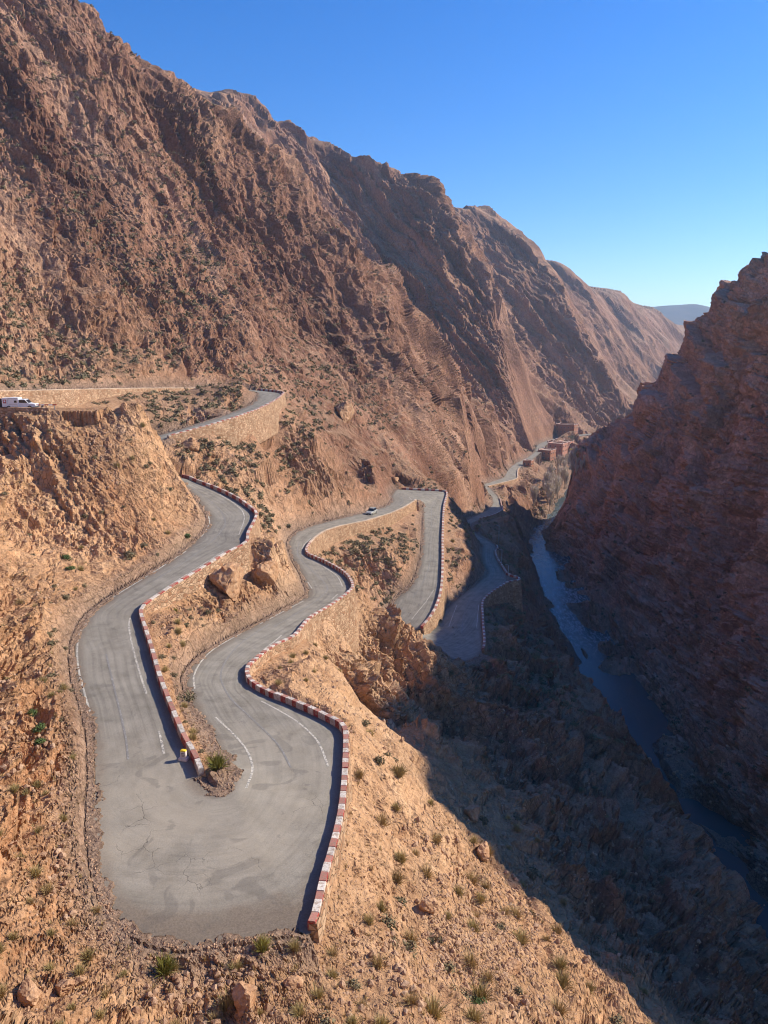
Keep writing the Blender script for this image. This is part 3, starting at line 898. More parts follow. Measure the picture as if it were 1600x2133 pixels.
# ------------------------------------------------------------------ picking points on the finished ground
PU, PV, PD_ = project(Pd)
in_view = (PU > -40) & (PU < 1640) & (PV > -40) & (PV < 2170) & (PD_ > 2)
CELL = 8
cu = np.clip(((PU + 40) / CELL).astype(int), 0, 211); cv = np.clip(((PV + 40) / CELL).astype(int), 0, 277)
ZB = np.full((212, 278), 1e9)
np.minimum.at(ZB, (cu[in_view], cv[in_view]), PD_[in_view])
ZBm = ZB.copy()
VISIBLE = in_view & (PD_ < ZBm[cu, cv] * 1.035 + 0.8)
vis_i = np.where(VISIBLE)[0]
VU, VV = PU[vis_i], PV[vis_i]

def surf(u, v, rad=7):
    """the ground point seen at a pixel of the photograph"""
    d2 = (VU - u) ** 2 + (VV - v) ** 2
    c = np.where(d2 < rad * rad)[0]
    if len(c) == 0: c = np.array([np.argmin(d2)])
    c = c[np.argsort(d2[c])[:6]]
    k = vis_i[c[np.argmin(PD_[vis_i[c]])]]
    return Vector(Pd[k].tolist()), Vector(TERR_N[k].tolist())

def ground_near(x, y):
    """height of the finished ground at a plan position"""
    a = math.atan2(x, y); r = math.hypot(x, y)
    i = int(np.clip(np.searchsorted(az, a), 1, NA - 1))
    best = None
    for k in (i - 1, i):
        d = (GP[k, :, 0] - x) ** 2 + (GP[k, :, 1] - y) ** 2
        j = int(np.argmin(d))
        if best is None or d[j] < best[0]: best = (d[j], GP[k, j, 2])
    return float(best[1])

# ------------------------------------------------------------------ road surface and its paint
def asphalt_material():
    m = NT('worn_asphalt', 0.9, 0.25)
    co = m.coords()
    a = m.n('ShaderNodeAttribute', attribute_name='lane'); sp = m.n('ShaderNodeSeparateColor'); m.l(a.outputs['Color'], sp.inputs[0])
    edge, hair, cen = sp.outputs[0], sp.outputs[1], sp.outputs[2]
    uv = m.n('ShaderNodeAttribute', attribute_name='along').outputs['Vector']
    fine = m.noise(co, 9.0, 5, 0.7)
    mid_ = m.noise(co, 0.5, 5, 0.6)
    streak = m.noise(m.mapped(uv, (0.06, 2.2, 1.0)), 1.0, 4, 0.55)
    c = m.ramp(mid_, [(0.3, (0.185, 0.166, 0.132)), (0.5, (0.245, 0.222, 0.182)), (0.72, (0.30, 0.272, 0.222))])
    c = m.mix(m.math('SUBTRACT', 1.0, m.math('MULTIPLY', hair, 0.35)), c, m.mix(1.0, c, m.ramp(streak, [(0.3, 0.74), (0.5, 1.0), (0.72, 1.17)]), 'MULTIPLY'))
    c = m.mix(1.0, c, m.ramp(fine, [(0.25, 0.75), (0.5, 1.0), (0.8, 1.22)]), 'MULTIPLY')
    # loose brown grit along the edges, frayed by noise
    e = m.math('SUBTRACT', edge, m.math('MULTIPLY', m.math('SUBTRACT', mid_, 0.5), 1.3))
    grit = m.ramp(e, [(0.15, 1.0), (0.7, 0.0)])
    gcol = m.ramp(fine, [(0.3, (0.095, 0.074, 0.056)), (0.7, (0.215, 0.165, 0.12))])
    c = m.mix(m.math('MULTIPLY', grit, 0.85), c, gcol)
    # pale dusty running surface of the hairpin
    dust = m.math('MULTIPLY', hair, m.ramp(m.noise(co, 0.22, 6, 0.65), [(0.3, 0.15), (0.6, 0.8)]))
    c = m.mix(m.math('MULTIPLY', dust, 0.7), c, (0.40, 0.345, 0.262))
    pt = m.ramp(m.noise(co, 0.35, 3, 0.5, 1.2), [(0.60, 0.0), (0.64, 1.0)])
    c = m.mix(m.math('MULTIPLY', pt, 0.35), c, (0.12, 0.108, 0.092))
    # cracks and patches
    nz = m.n('ShaderNodeTexNoise'); m.l(co, nz.inputs['Vector']); nz.inputs['Scale'].default_value = 0.9; nz.inputs['Detail'].default_value = 4
    ad = m.n('ShaderNodeVectorMath', operation='ADD'); m.l(co, ad.inputs[0]); m.l(nz.outputs['Color'], ad.inputs[1])
    cr = m.ramp(m.voro(ad.outputs[0], 0.55, 'DISTANCE_TO_EDGE'), [(0.0, 1.0), (0.011, 0.0)])
    crm = m.math('MULTIPLY', cr, m.ramp(m.noise(co, 0.16, 3), [(0.56, 0.0), (0.64, 1.0)]))
    crm = m.math('MULTIPLY', crm, m.math('ADD', 0.25, m.math('MULTIPLY', hair, 0.75)))
    c = m.mix(m.math('MULTIPLY', crm, 0.8), c, (0.05, 0.043, 0.036))
    n = m.bump(m.math('SUBTRACT', fine, m.math('MULTIPLY', crm, 1.5)), 0.35, 0.05)
    return m.done(c, n)
M_ASPH = asphalt_material()

NCR = 20
tt = np.linspace(0, 1, NCR + 1)
RLx, RRx = RL.copy(), RR.copy()
Vr = RLx[:, None, :] * (1 - tt)[None, :, None] + RRx[:, None, :] * tt[None, :, None]
wid = np.linalg.norm(RRx - RLx, axis=1)
# the wall-less edges run a little under the earth
s_al = np.r_[0, np.cumsum(np.linalg.norm(np.diff((RL + RR) / 2, axis=0), axis=1))]
edge_d = np.minimum(tt[None] * wid[:, None], (1 - tt)[None] * wid[:, None])
st_f = np.arange(len(RL)) / K_SPAN
hair = sstep(I_A1 - 4, I_A1 + 1, st_f) * sstep(I_B0 + 7, I_B0 + 2, st_f)
ring = np.exp(-((tt[None] * wid[:, None] - 5.5) / 5.0) ** 2)
hairv = hair[:, None] * np.clip(ring * 1.3, 0, 1)
hairv = np.maximum(hairv, 0.12)
# outside the running line of the hairpin the surface is dark grit
ed = edge_d.copy()
outer = hair[:, None] * sstep(9.0, 12.5, tt[None] * wid[:, None]) * sstep(I_B0 + 3, I_B0 - 1, st_f)[:, None]
ed = ed * (1 - 0.9 * outer)
ed = np.where(hair[:, None] > 0.3, np.minimum(ed, 6), ed)
nr, nc_ = Vr.shape[:2]
Vr[:, :, 2] += 0.02
ir = np.arange(nr * nc_).reshape(nr, nc_)
rq = np.stack([ir[:-1, :-1], ir[:-1, 1:], ir[1:, 1:], ir[1:, :-1]], 2).reshape(-1, 4)
me = fast_mesh('road', Vr.reshape(-1, 3), rq)
attr(me, 'lane', np.stack([np.clip(ed / 1.6, 0, 1).ravel(), hairv.ravel(), (tt[None] * np.ones((nr, 1))).ravel()], 1))
al = me.attributes.new('along', 'FLOAT_VECTOR', 'POINT')
al.data.foreach_set('vector', np.stack([(s_al[:, None] * np.ones((1, nc_))).ravel(), (tt[None] * wid[:, None]).ravel(), np.zeros(nr * nc_)], 1).astype(np.float32).ravel())
me.materials.append(M_ASPH)
nz_ = np.zeros(len(me.polygons) * 3, np.float32); me.polygons.foreach_get('normal', nz_)
if np.median(nz_.reshape(-1, 3)[:, 2]) < 0: me.flip_normals()
ROAD = tag(link('road', me), 'grey worn asphalt mountain road with hairpin bends', kind='structure')
from mathutils.bvhtree import BVHTree
RB = BVHTree.FromPolygons([tuple(p) for p in Vr.reshape(-1, 3).tolist()], [tuple(q) for q in rq.tolist()])

def on_road(u, v):
    d = Vector(ray(u, v).tolist()).normalized()
    h = RB.ray_cast(Vector((0, 0, 0)), d)
    return h[0]

def paint_material(name, colr, wear):
    m = NT(name, 0.8, 0.2)
    co = m.coords()
    w = m.ramp(m.noise(co, 5.0, 5, 0.7), [(0.5 - wear, 1.0), (0.62 - wear * 0.6, 0.0)])
    c = m.mix(w, colr, (0.22, 0.205, 0.185))
    return m.done(c)
M_LINE = paint_material('road_paint', (0.62, 0.57, 0.47), 0.08)
M_FAINT = paint_material('faded_road_paint', (0.34, 0.325, 0.30), -0.02)

def stripe(name, pts, width, mat):
    hits = [on_road(*p) for p in pts]
    hits = [h for h in hits if h is not None]
    if len(hits) < 2: return
    L = resample(smooth_line(np.array([tuple(h) for h in hits]), 8), 0.5)
    t = np.gradient(L[:, :2], axis=0); n = np.stack([-t[:, 1], t[:, 0]], 1); n /= np.linalg.norm(n, axis=1)[:, None] + 1e-9
    V = []
    for sgn in (-1, 1):
        Q = L.copy(); Q[:, :2] += n * sgn * width / 2
        for q in Q:
            h = RB.ray_cast(Vector((q[0], q[1], q[2] + 3)), Vector((0, 0, -1)))
            if h[0] is not None: q[2] = h[0].z
        Q[:, 2] += 0.012
        V.append(Q)
    k = len(L); V = np.concatenate(V)
    Fq = np.array([(i, i + 1, k + i + 1, k + i) for i in range(k - 1)])
    me = fast_mesh(name, V, Fq, False); me.materials.append(mat)
    nz = np.zeros(len(me.polygons) * 3, np.float32); me.polygons.foreach_get('normal', nz)
    if np.median(nz.reshape(-1, 3)[:, 2]) < 0: me.flip_normals()
    link(name, me, ROAD)

for pts in ([(182,1295),(165,1322),(161,1362),(165,1400),(175,1440),(189,1487)], [(271,1287),(269,1305),(274,1337),(287,1387),(305,1445)], [(331,1522),(337,1547),(342,1571)],
            [(449,1494),(494,1537),(518,1570),(526,1604),(513,1642)], [(544,1460),(613,1499),(660,1542),(684,1597)], [(406,1435),(404,1409),(418,1380),(446,1352),(503,1319)],
            [(541,1300),(590,1274),(632,1252)], [(587,1323),(546,1357),(521,1383)], [(629,1198),(641,1212),(650,1226)], [(672,1179),(702,1200),(714,1222)], [(704,1237),(691,1249)],
            [(648,1121),(635,1133),(629,1144)], [(852,1035),(858,1042)], [(881,1054),(881,1100),(879,1140),(867,1204)], [(903,1230),(886,1255),(858,1290)], [(952,1260),(943,1283),(935,1305)],
            [(997,1260),(993,1307)], [(412,1046),(434,1072),(436,1092),(420,1118)], [(230,1248),(310,1198),(388,1148)], [(458,1030),(492,1052),(509,1076),(498,1114)], [(304,1254),(380,1202),(466,1148)],
            [(1012,1245),(1042,1222)]):
    stripe('edge_line', pts, 0.17, M_LINE)
for pts in ([(221,1362),(235,1420),(250,1482),(262,1537),(267,1582)], [(560,1300),(494,1347),(461,1399),(475,1447),(522,1494),(579,1551),(606,1599)],
            [(624,1129),(620,1155),(646,1185),(680,1219),(672,1241),(616,1279),(570,1306)], [(834,1035),(839,1044),(822,1057),(760,1076)], [(899,1057),(898,1110),(896,1170),(880,1215),(860,1245)],
            [(980,1245),(967,1279),(962,1320)], [(400,1016),(444,1048),(468,1080),(460,1108),(400,1160),(320,1210)], [(1020,1130),(1012,1155),(1028,1190),(1015,1215)],
            [(1062,985),(1068,975),(1090,960)], [(1030,1040),(1035,1052),(1022,1065)]):
    stripe('centre_line', pts, 0.16, M_FAINT)

# ------------------------------------------------------------------ parapets and retaining walls
def stone_material(name, c0, c1, scale=2.4):
    m = NT(name, 0.95, 0.1)
    co = m.coords()
    nz = m.n('ShaderNodeTexNoise'); m.l(co, nz.inputs['Vector']); nz.inputs['Scale'].default_value = 1.1
    ad = m.n('ShaderNodeVectorMath', operation='ADD'); m.l(m.mapped(co, (1, 1, 1.7)), ad.inputs[0])
    sc = m.n('ShaderNodeVectorMath', operation='SCALE'); m.l(nz.outputs['Color'], sc.inputs[0]); sc.inputs['Scale'].default_value = 0.35
    m.l(sc.outputs[0], ad.inputs[1])
    vo = m.n('ShaderNodeTexVoronoi'); m.l(ad.outputs[0], vo.inputs['Vector']); vo.inputs['Scale'].default_value = scale
    ed = m.voro(ad.outputs[0], scale, 'DISTANCE_TO_EDGE')
    j = m.ramp(ed, [(0.02, 0.0), (0.09, 1.0)])
    c = m.mix(m.n_sep(vo.outputs['Color']), c0, c1)
    c = m.mix(1.0, c, m.ramp(m.noise(co, 6, 5, 0.7), [(0.25, 0.7), (0.5, 1.0), (0.8, 1.2)]), 'MULTIPLY')
    c = m.mix(1.0, c, m.ramp(m.noise(co, 0.3, 4, 0.6), [(0.3, 0.75), (0.6, 1.05)]), 'MULTIPLY')
    c = m.mix(j, (0.30, 0.20, 0.125), c)
    return m.done(c, m.bump(m.math('ADD', j, m.math('MULTIPLY', m.noise(co, 7, 4), 0.5)), 0.8, 0.09))
M_STONE = stone_material('tan_rubble_masonry', (0.34, 0.18, 0.10), (0.62, 0.42, 0.265), 1.6)

def block_paint(name, colr, bleached, bare):
    m = NT(name, 0.85, 0.2)
    co = m.coords('Generated')
    gco = m.n('ShaderNodeNewGeometry')
    nz = m.n('ShaderNodeSeparateXYZ'); m.l(gco.outputs['Normal'], nz.inputs[0])
    wpos = gco.outputs['Position']
    n = m.noise(wpos, 2.5, 6, 0.7)
    top = m.ramp(nz.outputs[2], [(0.5, 0.0), (0.85, 1.0)])
    c = m.mix(m.math('MULTIPLY', top, m.ramp(n, [(0.2, 0.55), (0.7, 1.0)])), colr, bleached)
    chips = m.ramp(m.noise(wpos, 4.5, 6, 0.75), [(0.43, 1.0), (0.51, 0.0)])
    c = m.mix(m.math('MULTIPLY', chips, 0.8), c, bare)
    c = m.mix(1.0, c, m.ramp(m.noise(wpos, 14, 3, 0.6), [(0.3, 0.82), (0.6, 1.0)]), 'MULTIPLY')
    oi = m.n('ShaderNodeObjectInfo')
    c = m.mix(1.0, c, m.ramp(oi.outputs['Random'], [(0.0, 0.8), (1.0, 1.1)]), 'MULTIPLY')
    return m.done(c, m.bump(m.noise(wpos, 9, 4), 0.3, 0.03))
M_RED = block_paint('faded_red_paint', (0.36, 0.045, 0.04), (0.50, 0.25, 0.19), (0.36, 0.25, 0.18))
M_WHITE = block_paint('chipped_white_paint', (0.60, 0.53, 0.47), (0.74, 0.67, 0.58), (0.40, 0.29, 0.21))
M_CREAM = block_paint('pale_cement_coping', (0.56, 0.43, 0.31), (0.68, 0.55, 0.42), (0.42, 0.28, 0.19))

def block_mesh(name, mat, seed):
    r = random.Random(seed)
    mb = MB()
    j = lambda a: r.uniform(-a, a)
    lo = [(-0.5, -0.5, 0), (0.5, -0.5, 0), (0.5, 0.5, 0), (-0.5, 0.5, 0)]
    m1 = [(a + j(.012), b + j(.03), 0.93 + j(.015)) for a, b, _ in lo]
    m2 = [(a * 0.97, b * 0.86 + j(.02), 1.0 + j(.012)) for a, b, _ in lo]
    mb.add(lo + m1 + m2, [(0, 1, 5, 4), (1, 2, 6, 5), (2, 3, 7, 6), (3, 0, 4, 7), (4, 5, 9, 8), (5, 6, 10, 9), (6, 7, 11, 10), (7, 4, 8, 11), (8, 9, 10, 11), (0, 3, 2, 1)])
    return mb.mesh(name, mat)
BLK = {k: [block_mesh('wall_block', m, i + 10 * q) for i in range(4)] for q, (k, m) in enumerate((('r', M_RED), ('w', M_WHITE), ('c', M_CREAM)))}

def wall(path, outward_of, blk, width, pattern, label, group=None, depth_max=9.0, h=WALL_H, lift=0.0):
    """path: (n,3) along the road edge; outward_of: other road edge (n,3)"""
    full = np.concatenate([path, outward_of], 1)
    Q = resample(full, 0.6)
    t = np.gradient(Q[:, :2], axis=0); n = np.stack([-t[:, 1], t[:, 0]], 1); n /= np.linalg.norm(n, axis=1)[:, None] + 1e-9
    n *= np.sign((n * (Q[:, :2] - Q[:, 3:5])).sum(1))[:, None]
    for _ in range(2):
        n[1:-1] = (n[:-2] + 2 * n[1:-1] + n[2:]); n /= np.linalg.norm(n, axis=1)[:, None] + 1e-9
    k = len(Q)
    zb = np.full(k, 1e9)
    for off in (0.9, 1.6, 2.4):
        xy = Q[:, :2] + n * off
        hb, _, _, _ = carve(xy, base_h(xy))
        zb = np.minimum(zb, hb)
    zb = np.maximum(np.minimum(zb - 1.3, Q[:, 2] - 0.8), Q[:, 2] - depth_max)
    zb = np.convolve(np.pad(zb, 2, mode='edge'), np.ones(5) / 5, 'valid')
    w2 = width / 2
    jit = rng.uniform(-0.04, 0.04, k)
    def lvl(off, zz):
        v = np.empty((k, 3)); v[:, :2] = Q[:, :2] + n * (off if hasattr(off, '__len__') else np.full(k, off))[:, None]; v[:, 2] = zz
        return v
    top = Q[:, 2] + lift + h
    rows = [lvl(-w2 + 0.06, Q[:, 2] - 0.6), lvl(-w2 + 0.06, top - 0.22), lvl(w2 + 0.06, top - 0.15 + jit), lvl(w2 + 0.09 + 0.3 * jit, top - 0.2 + jit)]
    rows += [lvl(w2 + 0.09 + 0.09 * (top - (top + (zb - top) * f)) + 0.4 * rng.uniform(-0.05, 0.05, k), top - 0.2 + (zb - top + 0.2) * f) for f in (0.25, 0.5, 0.75, 1.0)]
    V = np.concatenate(rows); nrw = len(rows)
    Fq = [(a * k + i, a * k + i + 1, (a + 1) * k + i + 1, (a + 1) * k + i) for a in range(nrw - 1) for i in range(k - 1)]
    Fq += [(i * k, (i + 1) * k, (nrw - 1 - i - 1) * k, (nrw - 1 - i) * k) for i in range(nrw // 2 - 1)]
    Fq += [(i * k + k - 1, (nrw - 1 - i) * k + k - 1, (nrw - 2 - i) * k + k - 1, (i + 1) * k + k - 1) for i in range(nrw // 2 - 1)]
    me = fast_mesh('parapet_wall', V, np.array(Fq), False)
    me.materials.append(M_STONE)
    o = tag(link('parapet_wall', me), label, 'wall', group, 'thing')
    # the painted blocks on top
    B_ = resample(np.concatenate([Q[:, :3], n], 1), 0.1)
    nb_ = max(2, int(round((len(B_) - 1) * 0.1 / blk)))
    cut_ = np.linspace(0, len(B_) - 1, nb_ + 1); cut_[1:-1] += rng.uniform(-0.16, 0.16, nb_ - 1) * blk * 10
    B_ = B_[np.clip(np.round(cut_).astype(int), 0, len(B_) - 1)]
    for i in range(len(B_) - 1):
        a, b = B_[i], B_[i + 1]
        c = (a[:3] + b[:3]) / 2
        ang = math.atan2(b[1] - a[1], b[0] - a[0]); ln = math.hypot(b[0] - a[0], b[1] - a[1])
        key = pattern[i % len(pattern)]
        ob = bpy.data.objects.new('wall_block', random.choice(BLK[key]))
        up = 1.0 if random.random() < 0.5 else -1.0
        pit = math.atan2(b[2] - a[2], ln)
        ob.matrix_world = Matrix.Translation((c[0], c[1], c[2] + lift - 0.25)) @ Matrix.Rotation(ang, 4, 'Z') @ Matrix.Rotation(-pit, 4, 'Y') @ Matrix.Diagonal((ln * 0.985, width * random.uniform(0.97, 1.05), h + 0.25 + random.uniform(-0.04, 0.04), 1)) @ Matrix.Rotation(0 if up > 0 else math.pi, 4, 'Z')
        col.objects.link(ob); ob.parent = o
    return o

def seg(side, i0, i1):
    a, b = i0 * K_SPAN, i1 * K_SPAN + 1
    return (RL[a:b], RR[a:b]) if side == 'L' else (RR[a:b], RL[a:b])

p, q = seg('R', 0, 7)
wall(p, q, 2.4, 0.5, 'c', 'tan stone retaining wall with pale coping under the highest road at the left', depth_max=3.2, h=0.5)
p, q = seg('L', 8, 14)
wall(p, q, 0.85, 0.5, 'rw', 'tall curved stone wall with red and white top round the upper left hairpin', depth_max=7.0)
p, q = seg('L', I_A0, I_A1)
wall(p, q, 1.3, 0.40, 'rw', 'red and white parapet along the upper leg, ending beside the kilometre stone')
p, q = seg('R', I_B0, I_B0 + 21)
wall(p, q, 0.8, 0.44, 'rw', 'winding red and white parapet from the nearest hairpin to the middle bends')
p, q = seg('R', I_B0 + 21, I_B1)
wall(p, q, 2.2, 0.5, 'c', 'tan stone retaining wall with pale coping below the silver car')
p, q = seg('L', I_C0, I_C1)
wall(p, q, 1.25, 0.55, 'rw', 'red and white parapet round the middle hairpin and down its straight leg')
# the lower leg's parapet swings out round a small lookout bay
a0, a1, a2 = I_D0 * K_SPAN, (I_D0 + 4) * K_SPAN, (I_D0 + 5) * K_SPAN
bay = []
for u_, v_, zz in ((1066,1209,-60.3), (1080,1208,-60.35), (1083,1204,-60.4), (1078,1200,-60.45), (1066,1197,-60.5)):
    e_ = at_z(u_, v_, zz + WALL_H); e_[2] = zz; bay.append(e_)
bay = np.array(bay)
pd_ = np.concatenate([RR[a0:a1], bay, RR[a2:I_D1 * K_SPAN + 1]])
cen = (RR[a1] + RR[a2]) / 2 + np.array([-3.0, 0, 0])
qd_ = np.concatenate([RL[a0:a1], np.repeat(cen[None], len(bay), 0), RL[a2:I_D1 * K_SPAN + 1]])
wall(pd_, qd_, 1.1, 0.5, 'rw', 'red and white parapet with a jutting lookout bay on the shaded lower leg')
bp = [RR[a1]] + list(bay) + [RR[a2]]
mb = MB(); mb.add([tuple(q_[:2]) + (q_[2] + 0.03,) for q_ in bp] + [tuple(q_[:2]) + (q_[2] - 4,) for q_ in bp],
                  [tuple(range(len(bp)))] + [(i, len(bp) + i, len(bp) + i + 1, i + 1) for i in range(len(bp) - 1)])
bo = mb.build('lookout_pavement', M_ASPH)
bm_n = bo.data.polygons[0].normal.z
if bm_n < 0: bo.data.flip_normals()
tag(bo, 'small paved lookout bay beside the shaded road', kind='structure')
p, q = seg('R', I_E0, I_E1)
wall(p, q, 1.4, 0.5, 'rw', 'red and white parapet round the small sunlit bend above the river', depth_max=4.0)
p, q = seg('R', I_F0, I_F0 + 4)
wall(p, q, 2.5, 0.5, 'c', 'pale low wall at the road bend below the hotel', depth_max=4.0)
print('walls', time.time() - T0)

# ------------------------------------------------------------------ river
def water_material():
    m = NT('river_water', 0.12, 0.5)
    co = m.coords()
    a = m.attr('rapid')
    wv = m.noise(m.mapped(co, (1.0, 0.45, 1.0)), 0.9, 5, 0.65)
    fo = m.noise(m.mapped(co, (1.0, 0.35, 1.0)), 1.3, 7, 0.72, 0.8)
    foam_sheen = m.math('MULTIPLY', m.ramp(fo, [(0.47, 0.0), (0.66, 1.0)]), a)  # foam of the rapids, widened to paint in the bright sky reflection
    c = m.mix(foam_sheen, (0.055, 0.080, 0.080), (0.58, 0.62, 0.63))
    rough = m.math('ADD', 0.16, m.math('MULTIPLY', foam_sheen, 0.6))
    m.p.inputs['IOR'].default_value = 1.33
    return m.done(c, m.bump(wv, 0.35, 0.25), rough)
M_WATER = water_material()
Rv = resample(RIVS, 3.0)
tv = np.gradient(Rv[:, :2], axis=0); nv = np.stack([-tv[:, 1], tv[:, 0]], 1); nv /= np.linalg.norm(nv, axis=1)[:, None]
offs = np.linspace(-13, 13, 9)
Vv = np.stack([np.concatenate([Rv[:, :2] + nv * o_, Rv[:, 2:3]], 1) for o_ in offs], 1)
kq = np.arange(len(Rv) * 9).reshape(-1, 9)
me = fast_mesh('river', Vv.reshape(-1, 3), np.stack([kq[:-1, :-1], kq[1:, :-1], kq[1:, 1:], kq[:-1, 1:]], 2).reshape(-1, 4))
rap = sstep(215, 275, Rv[:, 1]) * sstep(470, 380, Rv[:, 1]) * (0.45 + 0.55 * sstep(330, 300, Rv[:, 1]))  # rapids, and the far stretch painted pale for reflected sky
attr(me, 'rapid', np.repeat(rap[:, None], 9, 1).ravel())
nz_ = np.zeros(len(me.polygons) * 3, np.float32); me.polygons.foreach_get('normal', nz_)
if np.median(nz_.reshape(-1, 3)[:, 2]) < 0: me.flip_normals()
me.materials.append(M_WATER)
tag(link('river', me), 'shallow rushing river at the bottom of the gorge', kind='structure')

# ------------------------------------------------------------------ the blue hill far beyond the valley
yy = 4300.0
us = np.linspace(1150, 1750, 90)
ridge_v = 636 + 0.00035 * (us - 1400) ** 2 + 6 * noise3(np.stack([us / 60, us * 0, us * 0], 1), 4) + np.where(us < 1360, (1360 - us) * 0.15, 0)
top_ = np.array([at_y(a_, b_, yy) for a_, b_ in zip(us, ridge_v)])
rowsH = []
for k_, (dy, f_) in enumerate(((-1400, 0.0), (-1000, 0.25), (-600, 0.55), (-250, 0.85), (0, 1.0), (300, 0.85), (900, 0.2))):
    g_ = top_.copy(); g_[:, 1] += dy + 60 * noise3(np.stack([us / 40, us * 0 + k_, us * 0], 1), 8)
    g_[:, 2] = -120 + (top_[:, 2] + 120) * f_ + 14 * noise3(np.stack([us / 25, us * 0 + k_ * 3.1, us * 0], 1), 6) * (f_ < 1)
    rowsH.append(g_)
Vh = np.array(rowsH); kh = np.arange(Vh.shape[0] * Vh.shape[1]).reshape(Vh.shape[:2])
me = fast_mesh('far_hill', Vh.reshape(-1, 3), np.stack([kh[:-1, :-1], kh[:-1, 1:], kh[1:, 1:], kh[1:, :-1]], 2).reshape(-1, 4))
mh = NT('far_hill_earth', 1.0, 0.0)
me.materials.append(mh.done(mh.ramp(mh.noise(mh.coords(), 0.01, 5), [(0.3, (0.07, 0.066, 0.062)), (0.7, (0.12, 0.105, 0.09))])))
tag(link('far_hill', me), 'distant hill fading to blue', kind='structure')
#NEXT2
# ------------------------------------------------------------------ plain materials for built things
def plain(name, c, rough=0.7, spec=0.3, var=0.12, scale=3.0, metal=0.0):
    m = NT(name, rough, spec)
    m.p.inputs['Metallic'].default_value = metal
    n = m.noise(m.coords(), scale, 5, 0.65)
    return m.done(m.mix(1.0, (*c, 1), m.ramp(n, [(0.3, 1 - var), (0.7, 1 + var)]), 'MULTIPLY'))
M_MUD = plain('terracotta_render', (0.36, 0.17, 0.105), 0.95, 0.1, 0.2, 0.8)
M_PINK = plain('pink_render', (0.48, 0.24, 0.17), 0.95, 0.1, 0.15, 0.8)
M_TRIM = plain('pale_pink_trim', (0.70, 0.55, 0.47), 0.9, 0.1, 0.1, 1.0)
M_ROOF = plain('pale_roof_screed', (0.55, 0.42, 0.32), 0.95, 0.1, 0.15, 0.6)
M_GLASS = plain('dark_glass', (0.015, 0.018, 0.022), 0.08, 0.6, 0.05)
M_WPAINT = plain('white_car_paint', (0.80, 0.80, 0.79), 0.35, 0.5, 0.04)
M_SILVER = plain('silver_beige_car_paint', (0.50, 0.49, 0.43), 0.3, 0.6, 0.05, metal=0.3)
M_TYRE = plain('black_rubber', (0.02, 0.02, 0.02), 0.85, 0.2)
M_PLAST = plain('dark_plastic', (0.035, 0.035, 0.038), 0.6, 0.4)
M_RIM = plain('grey_wheel_metal', (0.42, 0.42, 0.43), 0.35, 0.6, 0.05, metal=0.7)
M_LENS = plain('headlight_lens', (0.72, 0.73, 0.74), 0.1, 0.8, 0.03)
M_REDP = plain('red_paint', (0.45, 0.03, 0.03), 0.6, 0.3)
M_BLUEP = plain('blue_print', (0.05, 0.10, 0.28), 0.6, 0.3)
M_GALV = plain('galvanised_steel', (0.40, 0.42, 0.44), 0.5, 0.5, 0.1, metal=0.5)
M_YEL = plain('yellow_paint', (0.75, 0.52, 0.03), 0.7, 0.3, 0.15)
M_CONC = plain('white_painted_concrete', (0.66, 0.60, 0.56), 0.9, 0.15, 0.15, 4.0)
M_INK = plain('dark_lettering', (0.05, 0.05, 0.06), 0.9, 0.1)
M_WOOD = plain('pale_grey_bark', (0.46, 0.38, 0.29), 0.95, 0.1, 0.2, 2.0)

# ------------------------------------------------------------------ kilometre stone at the end of the near parapet
kp = on_road(383, 1583)
ks = empty('kilometre_stone', kp, math.radians(-12))
tag(ks, 'small white kilometre stone with a yellow top at the end of the near parapet', 'kilometre stone')
mb = MB(); mb.box((0, 0, 0.10), (0.66, 0.42, 0.22)); mb.build('plinth', M_CONC, ks, bevel=0.02)
mb = MB(); mb.box((0, 0, 0.46), (0.46, 0.24, 0.52), taper=0.95); mb.build('body', M_CONC, ks, bevel=0.015)
mb = MB()
prof = [(-0.22, 0.725)] + [(0.22 * math.cos(a), 0.76 + 0.07 * math.sin(a)) for a in [math.pi - math.pi * k / 8 for k in range(9)]] + [(0.22, 0.725)]
n_ = len(prof)
mb.add([(x_, -0.118, z_) for x_, z_ in prof] + [(x_, 0.118, z_) for x_, z_ in prof], [(i, (i + 1) % n_, n_ + (i + 1) % n_, n_ + i) for i in range(n_)] + [tuple(range(n_)), tuple(range(2 * n_ - 1, n_ - 1, -1))])
mb.build('cap', M_YEL, ks)
for k_, (zz, wv_) in enumerate(((0.58, 0.26), (0.47, 0.30), (0.38, 0.20))):
    mb = MB(); mb.box((0, -0.128, zz), (wv_, 0.012, 0.035)); mb.build('lettering', M_INK, ks)

# ------------------------------------------------------------------ vehicles
def wheel(parent, x_, y_, r, w):
    t = MB(); prof = [(r * math.cos(a), r * math.sin(a)) for a in [2 * math.pi * k / 20 for k in range(20)]]
    t.prism(prof, x_ - w / 2, x_ + w / 2)
    o = t.mesh('wheel', M_TYRE)
    ob = bpy.data.objects.new('wheel', o); col.objects.link(ob); ob.parent = parent; ob.location = (0, y_, r)
    b = ob.modifiers.new('bevel', 'BEVEL'); b.width = 0.03; b.segments = 2; b.limit_method = 'ANGLE'
    rim = MB(); s_ = 1 if x_ > 0 else -1
    rp = [(0.62 * r * math.cos(a), 0.62 * r * math.sin(a)) for a in [2 * math.pi * k / 14 for k in range(14)]]
    rim.prism(rp, x_ + s_ * (w / 2 - 0.04), x_ + s_ * (w / 2 + 0.012))
    rm = rim.build('rim', M_RIM, ob)
    return ob

